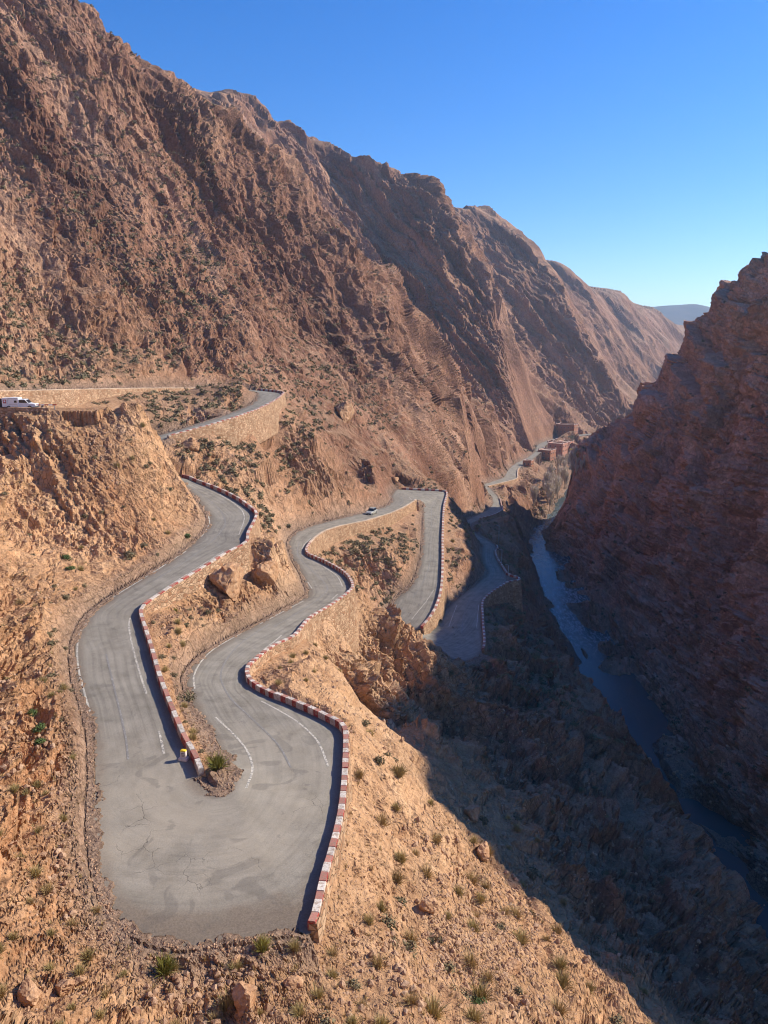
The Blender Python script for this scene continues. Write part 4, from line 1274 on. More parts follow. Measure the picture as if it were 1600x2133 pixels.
def body_from_sections(mb, secs):
    """secs: (y, half width bottom, half width shoulder, half width top, z0, z_shoulder, z_top)"""
    rows = []
    for (y_, wb, wsh, wt, z0, zs, zt) in secs:
        rows.append([(-wb, y_, z0), (-wsh, y_, (z0 + zs) / 2), (-wsh, y_, zs), (-wt, y_, zt), (wt, y_, zt), (wsh, y_, zs), (wsh, y_, (z0 + zs) / 2), (wb, y_, z0)])
    n = 8; vs = [p_ for r_ in rows for p_ in r_]; fs = []
    for i in range(len(rows) - 1):
        for k in range(n):
            fs.append((i * n + k, i * n + (k + 1) % n, (i + 1) * n + (k + 1) % n, (i + 1) * n + k))
    fs += [tuple(range(n)), tuple(range((len(rows) - 1) * n, len(rows) * n))[::-1]]
    mb.add(vs, fs)

def fix_normals(o):
    import bmesh
    bm = bmesh.new(); bm.from_mesh(o.data); bmesh.ops.recalc_face_normals(bm, faces=bm.faces); bm.to_mesh(o.data); bm.free()
    return o

def make_car(loc, rz, pitch=0.0):
    """front towards -Y of its own frame"""
    c = empty('car', loc, rz)
    mb = MB()
    body_from_sections(mb, [(-2.10, .70, .74, .66, .42, .62, .70), (-2.0, .82, .86, .78, .28, .72, .84), (-1.0, .84, .90, .80, .25, .88, 1.00), (-0.55, .84, .90, .80, .25, .92, 1.02),
                            (1.55, .84, .90, .80, .25, .95, 1.04), (2.0, .82, .87, .76, .30, .92, 1.00), (2.12, .70, .76, .68, .42, .80, .88)])
    fix_normals(mb.build('body', M_SILVER, c, smooth=False, bevel=0.05))
    mb = MB()
    body_from_sections(mb, [(-0.75, .74, .78, .74, 1.0, 1.03, 1.05), (-0.15, .76, .72, .62, 1.0, 1.40, 1.56), (1.35, .76, .72, .62, 1.0, 1.42, 1.58), (1.95, .72, .70, .60, 1.0, 1.15, 1.20)])
    fix_normals(mb.build('windows', M_GLASS, c, bevel=0.03))
    mb = MB()
    body_from_sections(mb, [(-0.10, .58, .60, .56, 1.54, 1.58, 1.62), (0.6, .60, .62, .58, 1.55, 1.62, 1.66), (1.50, .58, .60, .56, 1.54, 1.58, 1.63)])
    fix_normals(mb.build('roof', M_SILVER, c, bevel=0.02))
    for s_ in (-1, 1):
        for y_ in (-1.32, 1.30): wheel(c, s_ * 0.80, y_, 0.33, 0.22)
        mb = MB(); mb.box((s_ * 0.60, -2.07, 0.66), (0.30, 0.10, 0.16)); mb.build('headlight', M_LENS, c, bevel=0.02)
        mb = MB(); mb.box((s_ * 0.98, -0.55, 1.06), (0.16, 0.12, 0.13)); mb.build('mirror', M_PLAST, c, bevel=0.02)
        mb = MB(); mb.tube([(s_ * 0.60, -0.02, 1.67), (s_ * 0.60, 0.7, 1.72), (s_ * 0.60, 1.4, 1.68)], 0.022, 5); mb.build('roof_rail', M_PLAST, c)
    mb = MB(); mb.box((0, -2.11, 0.64), (0.70, 0.06, 0.14)); mb.build('grille', M_PLAST, c)
    mb = MB(); mb.box((0, -2.09, 0.40), (1.42, 0.10, 0.20)); mb.build('bumper', M_PLAST, c, bevel=0.03)
    mb = MB(); mb.box((0, -2.155, 0.46), (0.46, 0.02, 0.10)); mb.build('number_plate', M_WPAINT, c)
    return c

cpt = on_road(774, 1071)
nxt, prv = on_road(752, 1077), on_road(800, 1062)
dv = (nxt - prv)
car_rz = math.atan2(dv.y, dv.x) + math.pi / 2
car = make_car(cpt, car_rz)
tag(car, 'small silver car driving along the middle leg towards the viewer', 'car')

def make_van(loc, rz):
    """camper pickup, front towards +X of its own frame"""
    v = empty('camper_pickup', loc, rz)
    mb = MB()
    prof = [(2.75, .45), (2.78, .78), (2.62, 1.02), (1.62, 1.13), (1.10, 1.72), (0.92, 1.80), (-0.10, 1.80), (-0.10, .40)]
    n = len(prof)
    mb.add([(x_, -0.86, z_) for x_, z_ in prof] + [(x_, 0.86, z_) for x_, z_ in prof], [(i, (i + 1) % n, n + (i + 1) % n, n + i) for i in range(n)] + [tuple(range(n))[::-1], tuple(range(n, 2 * n))])
    fix_normals(mb.build('cab', M_WPAINT, v, bevel=0.06))
    mb = MB(); mb.box((-0.95, 0, 1.30), (1.75, 1.84, 1.60)); mb.build('camper_box', M_WPAINT, v, bevel=0.06)
    mb = MB(); mb.box((-2.35, 0, 1.28), (0.98, 1.80, 1.54)); rb = mb.build('rear_box', M_WPAINT, v, bevel=0.05)
    mb = MB(); mb.box((-3.25, 0, 1.18), (0.80, 1.76, 1.35)); mb.build('rear_compartment', M_PLAST, v, bevel=0.04)
    mb = MB(); mb.box((-2.35, -0.907, 1.45), (0.52, 0.02, 0.62)); mb.build('red_panel', M_REDP, v)
    mb = MB(); mb.box((-2.35, -0.92, 1.47), (0.30, 0.012, 0.34)); mb.build('panel_print', M_WPAINT, v)
    mb = MB(); mb.box((-0.55, -0.925, 1.42), (0.46, 0.02, 0.36)); mb.build('side_window', M_GLASS, v)
    for za in (1.92, 0.98):
        mb = MB(); mb.box((-0.95, -0.925, za), (1.50, 0.02, 0.05)); mb.build('trim_strip', M_GALV, v)
    mb = MB()
    mb.add([(0.05, -0.872, 1.20), (1.42, -0.872, 1.20), (1.00, -0.872, 1.68), (0.05, -0.872, 1.68)], [(0, 1, 2, 3)]); mb.build('door_window', M_GLASS, v)
    mb = MB(); mb.add([(1.60, -0.78, 1.165), (1.60, 0.78, 1.165), (1.125, 0.74, 1.715), (1.125, -0.74, 1.715)], [(0, 1, 2, 3)]); mb.build('windscreen', M_GLASS, v)
    mb = MB(); mb.box((-0.6, 0, 0.46), (6.0, 1.7, 0.18)); mb.build('chassis', M_PLAST, v)
    mb = MB(); mb.box((2.76, 0, 0.50), (0.14, 1.74, 0.22)); mb.build('bumper', M_PLAST, v, bevel=0.03)
    for s_ in (-1, 1):
        mb = MB(); mb.box((2.72, s_ * 0.66, 0.82), (0.10, 0.30, 0.18)); mb.build('headlight', M_LENS, v, bevel=0.02)
    piv = []
    for x_ in (1.75, -1.75):
        for s_ in (-1, 1):
            t = MB(); pr = [(0.36 * math.cos(a), 0.36 * math.sin(a)) for a in [2 * math.pi * k / 20 for k in range(20)]]
            t.add([(x_ + p_, s_ * 0.70, 0.36 + q_) for p_, q_ in pr] + [(x_ + p_, s_ * 0.93, 0.36 + q_) for p_, q_ in pr],
                  [(i, (i + 1) % 20, 20 + (i + 1) % 20, 20 + i) for i in range(20)] + [tuple(range(20)), tuple(range(20, 40))])
            w_ = fix_normals(t.build('wheel', M_TYRE, v))
            t = MB(); t.add([(x_ + p_ * 0.6, s_ * 0.90, 0.36 + q_ * 0.6) for p_, q_ in pr] + [(x_ + p_ * 0.6, s_ * 0.945, 0.36 + q_ * 0.6) for p_, q_ in pr],
                            [(i, (i + 1) % 20, 20 + (i + 1) % 20, 20 + i) for i in range(20)] + [tuple(range(20)), tuple(range(20, 40))])
            fix_normals(t.build('rim', M_RIM, w_))
    return v
van = make_van((-56.8, 121.2, -9.34), math.radians(4)); van.scale = (0.9, 0.9, 0.9)
tag(van, 'white camper pickup parked side-on at the left edge of the picture', 'camper van')

# the low wall, the striped barrier and the round boulder beside it
def rubble_wall(name, pts, w, h, label):
    L = resample(np.array(pts, float), 0.8); k = len(L)
    t = np.gradient(L[:, :2], axis=0); n = np.stack([-t[:, 1], t[:, 0]], 1); n /= np.linalg.norm(n, axis=1)[:, None]
    j = rng.uniform(-0.04, 0.04, (4, k))
    R4 = [np.c_[L[:, :2] + n * (w / 2 + 0.1), L[:, 2] - 0.8], np.c_[L[:, :2] + n * (w / 2 + j[0][:, None]), L[:, 2] + h + j[1]], np.c_[L[:, :2] - n * (w / 2 + j[2][:, None]), L[:, 2] + h + j[3]], np.c_[L[:, :2] - n * (w / 2 + 0.1), L[:, 2] - 0.8]]
    V = np.concatenate(R4)
    F_ = [(a * k + i, a * k + i + 1, (a + 1) * k + i + 1, (a + 1) * k + i) for a in range(3) for i in range(k - 1)] + [(0, k, 2 * k, 3 * k), (k - 1, 4 * k - 1, 3 * k - 1, 2 * k - 1)]
    me = fast_mesh(name, V, np.array(F_), False); me.materials.append(M_STONE)
    return tag(link(name, me), label, 'wall', kind='thing')
fix_normals(rubble_wall('low_wall', [(-70, 118.2, -9.4), (-62, 118.4, -9.4), (-56, 118.7, -9.4), (-51.5, 119.0, -9.45)], 0.45, 0.55, 'low pale stone wall in front of the parked camper pickup'))
bar = empty('barrier', (-52.6, 120.6, -9.36), math.radians(3))
tag(bar, 'red and white striped barrier pole just right of the camper pickup', 'barrier')
for i in range(5):
    mb = MB(); mb.box((-1.2 + i * 0.62, 0, 0.78), (0.62, 0.10, 0.16)); mb.build('stripe', M_REDP if i % 2 == 0 else M_WPAINT, bar)
for x_ in (-1.2, 1.2):
    mb = MB(); mb.box((x_, 0.09, 0.38), (0.10, 0.08, 0.80)); mb.build('post', M_GALV, bar)

# ------------------------------------------------------------------ street lamps on the shaded leg
def lamp(px, top_px, z, label):
    b = at_z(px[0], px[1], z); d = math.hypot(b[0], b[1])
    top = at_y(top_px[0], top_px[1], b[1]); hgt = top[2] - z
    o = empty('street_lamp', (b[0], b[1], z))
    tag(o, label, 'street lamp', 'lamps on the shaded lower leg')
    mb = MB(); mb.tube([(0, 0, -1.5), (0, 0, hgt * 0.6), (0, 0, hgt * 0.93)], [0.09, 0.075, 0.06], 8); mb.build('pole', M_GALV, o, smooth=True)
    mb = MB(); mb.tube([(0, 0, hgt * 0.92), (-0.12, 0, hgt * 0.98), (-0.45, -0.05, hgt), (-0.9, -0.1, hgt * 0.99)], 0.045, 6); mb.build('arm', M_GALV, o, smooth=True)
    mb = MB(); mb.box((-1.15, -0.12, hgt * 0.985), (0.55, 0.20, 0.12), taper=0.8); mb.build('lamp_head', M_PLAST, o)
lamp((1039,1124), (1039,1094), -62.9, 'street lamp furthest from the viewer, at the end of the shaded leg')
lamp((1045,1172), (1044,1144), -61.2, 'middle one of the three street lamps on the shaded leg')
lamp((1058,1210), (1057,1176), -60.4, 'street lamp nearest the viewer, beside the lookout bay')

# ------------------------------------------------------------------ the hotel and its outbuildings
def window(parent, loc, rz, w, h, ox, oz, face_y):
    mb = MB(); mb.box((ox, face_y - 0.03, oz), (w + 0.25, 0.10, h + 0.25)); f_ = mb.build('window', M_TRIM, parent)
    mb = MB(); mb.box((ox, face_y - 0.06, oz), (w, 0.10, h)); mb.build('pane', M_GLASS, f_)
def block_house(name, u_, v_, y_, size, rz, mat, label, floors=2, merlons=True, win=3, base_drop=5.0, side_win=3, trim=M_TRIM):
    p = at_y(u_, v_, y_)
    w, d, h = size
    o = empty(name, (p[0], p[1], p[2]), rz)
    tag(o, label, 'building', 'mud-coloured hotel buildings by the river')
    mb = MB(); mb.box((0, 0, h / 2 - base_drop / 2), (w, d, h + base_drop)); mb.build('wall', mat, o)
    mb = MB(); mb.box((0, 0, h + 0.06), (w - 0.5, d - 0.5, 0.12)); mb.build('roof', M_ROOF, o)
    for (cx_, cy_, sx_, sy_) in ((0, -d / 2 + 0.15, w + 0.1, 0.3), (0, d / 2 - 0.15, w + 0.1, 0.3), (-w / 2 + 0.15, 0, 0.3, d - 0.62), (w / 2 - 0.15, 0, 0.3, d - 0.62)):
        mb = MB(); mb.box((cx_, cy_, h + 0.40), (sx_, sy_, 0.80)); pr = mb.build('parapet', mat, o)
        mb = MB(); mb.box((cx_, cy_, h + 0.85), (sx_ + 0.12, sy_ + 0.12, 0.12)); mb.build('coping', trim, pr)
    if merlons:
        for sx_ in (-1, 1):
            for sy_ in (-1, 1):
                mb = MB(); mb.box((sx_ * (w / 2 - 0.3), sy_ * (d / 2 - 0.3), h + 1.45), (0.7, 0.7, 1.1), taper=0.55); mb.build('merlon', trim, o)
    fh = h / floors
    for f_ in range(floors):
        for k in range(win):
            window(o, None, 0, 0.9, 1.2, (k + 0.5) / win * w - w / 2, fh * (f_ + 0.55), -d / 2)
        for k in range(side_win):
            mb = MB(); mb.box((w / 2 + 0.03, (k + 0.5) / side_win * d - d / 2, fh * (f_ + 0.55)), (0.10, 1.15, 1.45)); fr = mb.build('window', M_TRIM, o)
            mb = MB(); mb.box((w / 2 + 0.06, (k + 0.5) / side_win * d - d / 2, fh * (f_ + 0.55)), (0.10, 0.9, 1.2)); mb.build('pane', M_GLASS, fr)
    mb = MB(); mb.box((-w * 0.12, -d / 2 - 0.03, 1.1), (1.1, 0.1, 2.2)); mb.build('door', M_PLAST, o)
    return o
HR = math.radians(-34)
block_house('hotel_building', 1139, 957, 585, (10.0, 11.0, 7.0), HR, M_MUD, 'low terracotta hotel block nearest the road, with a pale flat roof', 2)
block_house('hotel_building', 1161, 951, 612, (12.5, 11.0, 10.4), HR, M_PINK, 'taller pinkish hotel block with corner merlons, second from the road', 3)
block_house('hotel_building', 1178, 947, 632, (9.0, 13.0, 10.6), HR, M_PINK, 'striped pink hotel wing standing nearest the river', 3, side_win=5)
block_house('hotel_building', 1180, 912, 690, (17.0, 10.0, 11.5), HR, M_MUD, 'upper hotel building with pink trim, set back among dark trees', 3, win=5)
block_house('tower_house', 1197, 914, 690, (4.0, 5.0, 9.5), HR, M_PINK, 'slim sunlit tower at the right end of the upper hotel', 3, win=1, side_win=1)
block_house('roadside_house', 1100, 980, 500, (5.6, 5.0, 6.0), HR, M_MUD, 'small dark red unfinished house on the slope below the road', 2, merlons=False, win=2, side_win=2)
block_house('annex_building', 1152, 938, 650, (8.0, 7.0, 7.5), HR, M_MUD, 'plain terracotta annex standing behind the two front hotel blocks', 2, merlons=False, win=2, side_win=2)
block_house('annex_building', 1167, 930, 668, (7.0, 7.0, 6.0), HR, M_PINK, 'small pink annex between the front blocks and the upper hotel', 2, merlons=False, win=2, side_win=2)
gw = empty('garden_wall', at_y(1202, 925, 690).tolist(), HR)
tag(gw, 'pale stepped garden wall beyond the slim tower', 'wall', kind='thing')
for i in range(4):
    mb = MB(); mb.box((i * 2.2, 0, 1.6 - 0.35 * i), (2.2, 0.4, 5.0 - 0.5 * i)); mb.build('step', M_TRIM, gw)
for k_, (u_, v_) in enumerate(((1066, 968), (1071, 962))):
    p = at_y(u_, v_, 520 + 12 * k_)
    mb = MB(); mb.box((0, 0, 1.0), (1.6, 1.4, 5.0), taper=0.85); go = mb.build('gate_pillar', M_MUD, bevel=0.05)
    go.location = p.tolist(); tag(go, 'left one of two red gate pillars by the far road' if k_ == 0 else 'right one of two red gate pillars by the far road', 'pillar', 'gate pillars')
print('built', time.time() - T0)

# ------------------------------------------------------------------ vegetation
def leaf_material(name, c0, c1, trans=0.25):
    m = NT(name, 0.85, 0.15)
    oi = m.n('ShaderNodeObjectInfo')
    n = m.noise(m.coords(), 6, 3)
    f = m.math('ADD', m.math('MULTIPLY', oi.outputs['Random'], 0.6), m.math('MULTIPLY', n, 0.4))
    return m.done(m.mix(f, c0, c1))
M_TUFT = leaf_material('dry_olive_blades', (0.28, 0.22, 0.09), (0.52, 0.41, 0.19))
M_STRAW = leaf_material('straw_blades', (0.34, 0.24, 0.11), (0.50, 0.37, 0.18))
M_SCRUB = leaf_material('grey_green_scrub', (0.12, 0.105, 0.06), (0.24, 0.195, 0.11))
M_GREEN = leaf_material('fresh_green_leaves', (0.055, 0.095, 0.03), (0.11, 0.15, 0.05))
M_YGREEN = leaf_material('yellow_green_blades', (0.20, 0.20, 0.045), (0.34, 0.30, 0.08))
M_TWIG = leaf_material('bare_grey_twigs', (0.60, 0.52, 0.42), (0.78, 0.70, 0.58))
M_YELLOW = leaf_material('yellow_poplar_leaves', (0.45, 0.33, 0.07), (0.60, 0.46, 0.12))
M_DKGREEN = leaf_material('dark_green_leaves', (0.025, 0.05, 0.03), (0.06, 0.09, 0.05))

def tuft_mesh(name, mat, seed, n=260, spread=1.0, width=0.014, droop=0.3):
    r = random.Random(seed); V = []; F_ = []
    for _ in range(n):
        a = r.uniform(0, 2 * math.pi); tl = abs(r.gauss(0, 0.5)) * spread; ln = r.uniform(0.55, 1.05) * (1 - 0.25 * min(tl, 1))
        d = Vector((math.cos(a) * math.sin(tl), math.sin(a) * math.sin(tl), math.cos(tl)))
        b = Vector((math.cos(a + r.uniform(-1, 1)) * r.uniform(0, 0.22), math.sin(a) * r.uniform(0, 0.22), -0.08))
        sd = d.cross(Vector((r.uniform(-1, 1), r.uniform(-1, 1), 0.2))).normalized() * width * r.uniform(0.6, 1.3)
        m_ = b + d * ln * 0.55; t_ = b + d * ln + Vector((d.x, d.y, 0)) * droop * ln - Vector((0, 0, droop * 0.3 * ln))
        o_ = len(V); V += [b - sd, b + sd, m_ + sd * 0.8, m_ - sd * 0.8, t_]
        F_ += [(o_, o_ + 1, o_ + 2, o_ + 3), (o_ + 3, o_ + 2, o_ + 4)]
    me = bpy.data.meshes.new(name); me.from_pydata([tuple(v_) for v_ in V], [], F_); me.materials.append(mat); me.update()
    return me
def cushion_mesh(name, mat, seed, n=150, size=0.09, flat=0.75):
    r = random.Random(seed); V = []; F_ = []
    lobes = [(r.uniform(-.25, .25), r.uniform(-.25, .25), r.uniform(0.0, .22), r.uniform(.26, .42)) for _ in range(5)]
    for _ in range(n):
        cx_, cy_, cz_, cr = r.choice(lobes)
        d = Vector((r.gauss(0, 1), r.gauss(0, 1), r.gauss(0.3, 1))).normalized()
        p = Vector((cx_, cy_, cz_)) + d * cr * r.uniform(0.55, 1.05); p.z = max(p.z * flat, -0.05)
        a = d.orthogonal().normalized(); b = d.cross(a); th = r.uniform(0, 6.28)
        a, b = a * math.cos(th) + b * math.sin(th), b * math.cos(th) - a * math.sin(th)
        a = (a + d * r.uniform(-.8, .8)).normalized()
        s_ = size * r.uniform(0.6, 1.5); o_ = len(V)
        V += [p - a * s_, p + b * s_ * 0.45, p + a * s_ + d * s_ * 0.5, p - b * s_ * 0.45]; F_ += [(o_, o_ + 1, o_ + 2, o_ + 3)]
    me = bpy.data.meshes.new(name); me.from_pydata([tuple(v_) for v_ in V], [], F_); me.materials.append(mat); me.update()
    return me
TUFTS = [tuft_mesh('tuft', M_TUFT, i) for i in range(4)]
STRAWS = [tuft_mesh('tuft', M_STRAW, 20 + i, 220, 1.15) for i in range(3)]
SCRUBS = [cushion_mesh('scrub', M_SCRUB, 40 + i) for i in range(5)]
YGR = [tuft_mesh('tuft', M_YGREEN, 60 + i, 320, 0.9) for i in range(3)]
GRN = [cushion_mesh('leaves', M_GREEN, 70 + i, 260, 0.08) for i in range(3)]

def plant(name, me, p, size, label, cat, group=None, nrm=None, stretch=(1, 1, 1)):
    o = bpy.data.objects.new(name, me); col.objects.link(o)
    o.location = p; o.rotation_euler = (random.uniform(-.15, .15), random.uniform(-.15, .15), random.uniform(0, 6.28))
    o.scale = (size * stretch[0], size * stretch[1], size * stretch[2])
    return tag(o, label, cat, group)

# plants one can name
def named(u_, v_, me, px, name, label, cat='shrub', stretch=(1, 1, 1)):
    p, n = surf(u_, v_)
    d = p.y * cP - p.z * sP
    s_ = px * d / F_PX
    plant(name, me, p - Vector((0, 0, 0.05 * s_)), s_, label, cat, None, n, stretch)
named(448, 1600, YGR[0], 46, 'grass_tuft', 'large yellow-green grass tuft at the tip of the gravel island', 'grass tuft')
named(545, 1975, YGR[1], 42, 'grass_tuft', 'bright green grass tuft on the gravel below the hairpin, near the wall end', 'grass tuft')
named(345, 2022, YGR[2], 52, 'grass_tuft', 'yellow-green grass tuft on the gravel below the middle of the hairpin', 'grass tuft')
named(998, 2090, GRN[0], 34, 'green_bush', 'single vivid green bush on the earth slope near the bottom edge', 'bush')
named(470, 2100, TUFTS[0], 48, 'grass_tuft', 'olive grass tuft on the earth below the big orange boulder', 'grass tuft')
named(390, 1455, SCRUBS[0], 50, 'bare_bush', 'leafless dark bush beside the road at the head of the island', 'bush')
for k_, (u_, v_, s_) in enumerate(((62,1480,26), (78,1512,28), (90,1545,24))):
    named(u_, v_, GRN[k_ % 3], s_, 'creeping_plant', ('upper', 'middle', 'lowest')[k_] + ' clump of green creeper hanging down the left bank', 'creeper')
for k_, (u_, v_, s_) in enumerate(((138,1160,24), (146,1182,20))):
    named(u_, v_, GRN[k_], s_, 'green_bush', ('upper' if k_ == 0 else 'lower') + ' green bush in the rock face left of the upper leg', 'bush')
named(392, 1118, GRN[2], 22, 'green_bush', 'green bush at the foot of the bedded slab beside the upper bend', 'bush')
named(270, 1155, SCRUBS[1], 34, 'scrub', 'dark scrub in the gully at the foot of the bedded slab', 'shrub')

# scattered plants: sample visible ground
def off_road(p):
    h = RB.ray_cast(Vector((float(p[0]), float(p[1]), float(p[2]) + 4)), Vector((0, 0, -1)))
    return h[0] is not None and abs(h[0].z - p[2]) < 1.5
vx, vy, vz = Pd[vis_i, 0], Pd[vis_i, 1], Pd[vis_i, 2]
vd = dn[vis_i]; vs_ = nslope[vis_i]; vside = (Pd[vis_i, 0] - river_x(Pd[vis_i, 1]))
okp = (vd > 0.9) & (vs_ < 58) & (vside < -6) & (vy > 26) & (PV[vis_i] < 2150)
placed = []
U_all, V_all = VU, VV
def scatter(mask, count, smin, smax, meshes, name, label, cat, group, mind=1.3, wpow=0.0):
    c = np.where(mask & okp)[0]
    if len(c) == 0: return
    w = PD_[vis_i[c]] ** wpow; w = w / w.sum()
    made = 0
    q1, q2 = np.percentile(U_all[c], (33, 67)); r1, r2 = np.percentile(V_all[c], (33, 67))
    for k in np.random.RandomState(len(placed) + 5).choice(c, size=min(len(c), count * 8), replace=False, p=w):
        p = Pd[vis_i[k]]
        if off_road(p): continue
        if any((p[0] - q[0]) ** 2 + (p[1] - q[1]) ** 2 < mind ** 2 for q in placed): continue
        s_ = random.uniform(smin, smax)
        f_ = (s_ - smin) / (smax - smin)
        lab = ('small ' if f_ < 0.33 else 'medium-sized ' if f_ < 0.67 else 'large ') + label
        hz_ = 'left' if U_all[k] < q1 else 'right' if U_all[k] > q2 else 'middle'
        vt_ = 'upper ' if V_all[k] < r1 else 'lower ' if V_all[k] > r2 else ''
        lab += ', ' + vt_ + hz_ + ' part'
        plant(name, random.choice(meshes), (p[0], p[1], p[2] - 0.06 * s_), s_, lab, cat, group)
        placed.append(p); made += 1
        if made >= count: break
U_, V_ = VU, VV
scatter((vx > -4) & (vy < 80) & (vz > -52) & (V_ > 1500), 46, 0.75, 1.5, TUFTS + SCRUBS, 'grass_tuft', 'olive tuft on the sunlit slope right of the near hairpin', 'grass tuft', 'tufts on the sunlit earth slope', 1.2)
scatter((vx > -4) & (vy < 80) & (vz > -52) & (V_ > 1500), 26, 0.7, 1.35, STRAWS, 'straw_tuft', 'straw-coloured tuft on the sunlit slope right of the near hairpin', 'grass tuft', 'straw tufts on the sunlit earth slope', 1.2)
scatter((U_ < 230) & (V_ > 1250), 30, 0.4, 0.85, TUFTS + STRAWS, 'grass_tuft', 'dry tuft on the stony bank left of the near hairpin', 'grass tuft', 'tufts on the left bank', 1.2)
scatter((U_ > 100) & (U_ < 190) & (V_ > 1220) & (V_ < 1500), 14, 0.6, 1.2, SCRUBS + TUFTS, 'scrub', 'grey-green scrub at the foot of the left bank', 'shrub', 'scrub at the foot of the left bank', 1.0)
scatter((U_ < 800) & (V_ > 1960) & (vy < 36), 16, 0.4, 0.8, TUFTS + STRAWS, 'grass_tuft', 'dry tuft on the earth below the hairpin', 'grass tuft', 'tufts below the hairpin', 1.0)
scatter((U_ > 300) & (U_ < 470) & (V_ > 1260) & (V_ < 1640) & (vy < 92) & (vz > -31.5), 26, 0.5, 1.05, TUFTS + YGR[:1] + SCRUBS, 'grass_tuft', 'yellow-green tuft on the island between the near legs', 'grass tuft', 'tufts on the island between the legs', 0.9)
scatter((U_ < 420) & (V_ > 860) & (V_ < 1200) & (vy < 128), 26, 0.6, 1.3, SCRUBS + TUFTS, 'scrub', 'scrub on the bedded rock spur', 'shrub', 'scrub on the bedded spur', 1.8)
scatter((U_ > 330) & (U_ < 820) & (V_ > 900) & (V_ < 1110) & (vy > 135), 46, 0.8, 1.8, SCRUBS, 'scrub', 'dark scrub on the slope below the upper hairpin', 'shrub', 'scrub below the upper hairpin', 2.5)
scatter((U_ > 640) & (U_ < 880) & (V_ > 1060) & (V_ < 1260) & (vy > 140), 24, 0.7, 1.5, SCRUBS, 'scrub', 'dark scrub on the slope inside the middle hairpin', 'shrub', 'scrub inside the middle hairpin', 2.2)
scatter((U_ > 925) & (U_ < 1005) & (V_ > 1020) & (V_ < 1260), 22, 0.9, 1.7, SCRUBS + TUFTS, 'scrub', 'scrub on the slope right of the middle straight', 'shrub', 'scrub right of the middle straight', 2.2)
scatter((U_ > 560) & (U_ < 720) & (V_ > 1330) & (V_ < 1480) & (vy > 60), 10, 0.5, 0.9, TUFTS, 'grass_tuft', 'tuft on the lobe of earth inside the second bend', 'grass tuft', 'tufts inside the second bend', 1.5)
scatter((U_ > 900) & (U_ < 1500) & (V_ > 1400) & (vz < -48), 40, 0.8, 1.6, SCRUBS, 'scrub', 'dark scrub on the shaded slope above the river', 'shrub', 'scrub on the shaded slope', 2.5)
print('plants', len(placed), time.time() - T0)

# far scrub: one mass of small dark bushes dotted over the mountain
def mass(name, base_meshes, idx, smin, smax, mat, label, sink=0.1):
    tmpl = []
    for me_ in base_meshes:
        v_ = np.array([v.co[:] for v in me_.vertices]); me_.calc_loop_triangles(); f_ = [tuple(p_.vertices) for p_ in me_.loop_triangles]
        tmpl.append((v_, np.array(f_)))
    VV_, FF_ = [], []; o_ = 0
    r = np.random.RandomState(len(idx))
    for k in idx:
        if Pd[k, 1] < 330 and dn[k] < 4 and off_road(Pd[k]): continue
        v_, f_ = tmpl[r.randint(len(tmpl))]
        s_ = r.uniform(smin, smax); a = r.uniform(0, 6.28); ca, sa = math.cos(a), math.sin(a)
        q_ = v_ @ np.array([[ca, sa, 0], [-sa, ca, 0], [0, 0, 1]]) * s_ * np.array([1, 1, r.uniform(.7, 1.2)])
        VV_.append(q_ + Pd[k] - np.array([0, 0, sink * s_])); FF_.append(f_ + o_); o_ += len(v_)
    me = fast_mesh(name, np.concatenate(VV_), np.concatenate(FF_), False); me.materials.append(mat)
    return tag(link(name, me), label, kind='stuff')
def pick(mask, n, wpow, seed):
    c = np.where(mask)[0]; w = PD_[vis_i[c]] ** wpow; w /= w.sum()
    return vis_i[np.random.RandomState(seed).choice(c, size=min(n, len(c)), replace=False, p=w)]
lowb = [cushion_mesh('bush', M_SCRUB, 90 + i, 26, 0.22) for i in range(4)]
clump = noise3(Pd[vis_i] / 35, 95)
mass('distant_scrub', lowb, pick(okp & (vy > 130) & (vy < 620) & (clump > -0.25) & (vs_ < 54), 5000, 1.2, 1), 0.6, 1.8, M_SCRUB, 'small dark bushes dotted over the mountain slopes')
rgt_ok = (vside > 6) & (vs_ < 48)
mass('canyon_scrub', lowb, pick(rgt_ok, 500, 0.6, 2), 0.6, 1.7, M_SCRUB, 'small dark bushes on the canyon wall')
okn = (vy > 24) & (vd > 0.5) & (vs_ < 60) & (vside < -6) & (vy < 130)
mass('dry_grass', [tuft_mesh('t', M_STRAW, 200 + i, 16, 1.0, 0.045) for i in range(4)], pick(okn, 1500, 0.8, 3), 0.16, 0.42, M_STRAW, 'short dry grass wisps over the near slopes')

# ------------------------------------------------------------------ stones
def stone_mesh(seed, rough=0.28, sub=4):
    import bmesh
    r = random.Random(seed); bm = bmesh.new()
    bmesh.ops.create_icosphere(bm, subdivisions=sub, radius=0.5)
    planes = [(Vector((r.gauss(0, 1), r.gauss(0, 1), r.gauss(0, 1))).normalized(), r.uniform(0.24, 0.42)) for _ in range(13)]
    for v in bm.verts:
        for n_, d_ in planes:
            k = v.co.dot(n_) - d_
            if k > 0: v.co -= n_ * k
    co_ = np.array([v.co[:] for v in bm.verts])
    if sub > 2:
        dd = 0.05 * (0.3 - np.abs(noise3(co_ * 3.1, seed))) + 0.035 * noise3(co_ * 7, seed + 1) + 0.02 * noise3(co_ * 16, seed + 2)
        l_, b_, _ = cells(co_ * np.array([3.0, 5.5, 3.5]), seed)
        dd += 0.05 * (l_ - 0.5) - 0.05 * (1 - np.clip(b_ * 8, 0, 1))
        for v, k in zip(bm.verts, dd): v.co *= 1 + 1.6 * float(k)
    else:
        for v in bm.verts: v.co *= 1 + r.uniform(-0.03, 0.03)
    me = bpy.data.meshes.new('boulder'); bm.to_mesh(me); bm.free()
    return me
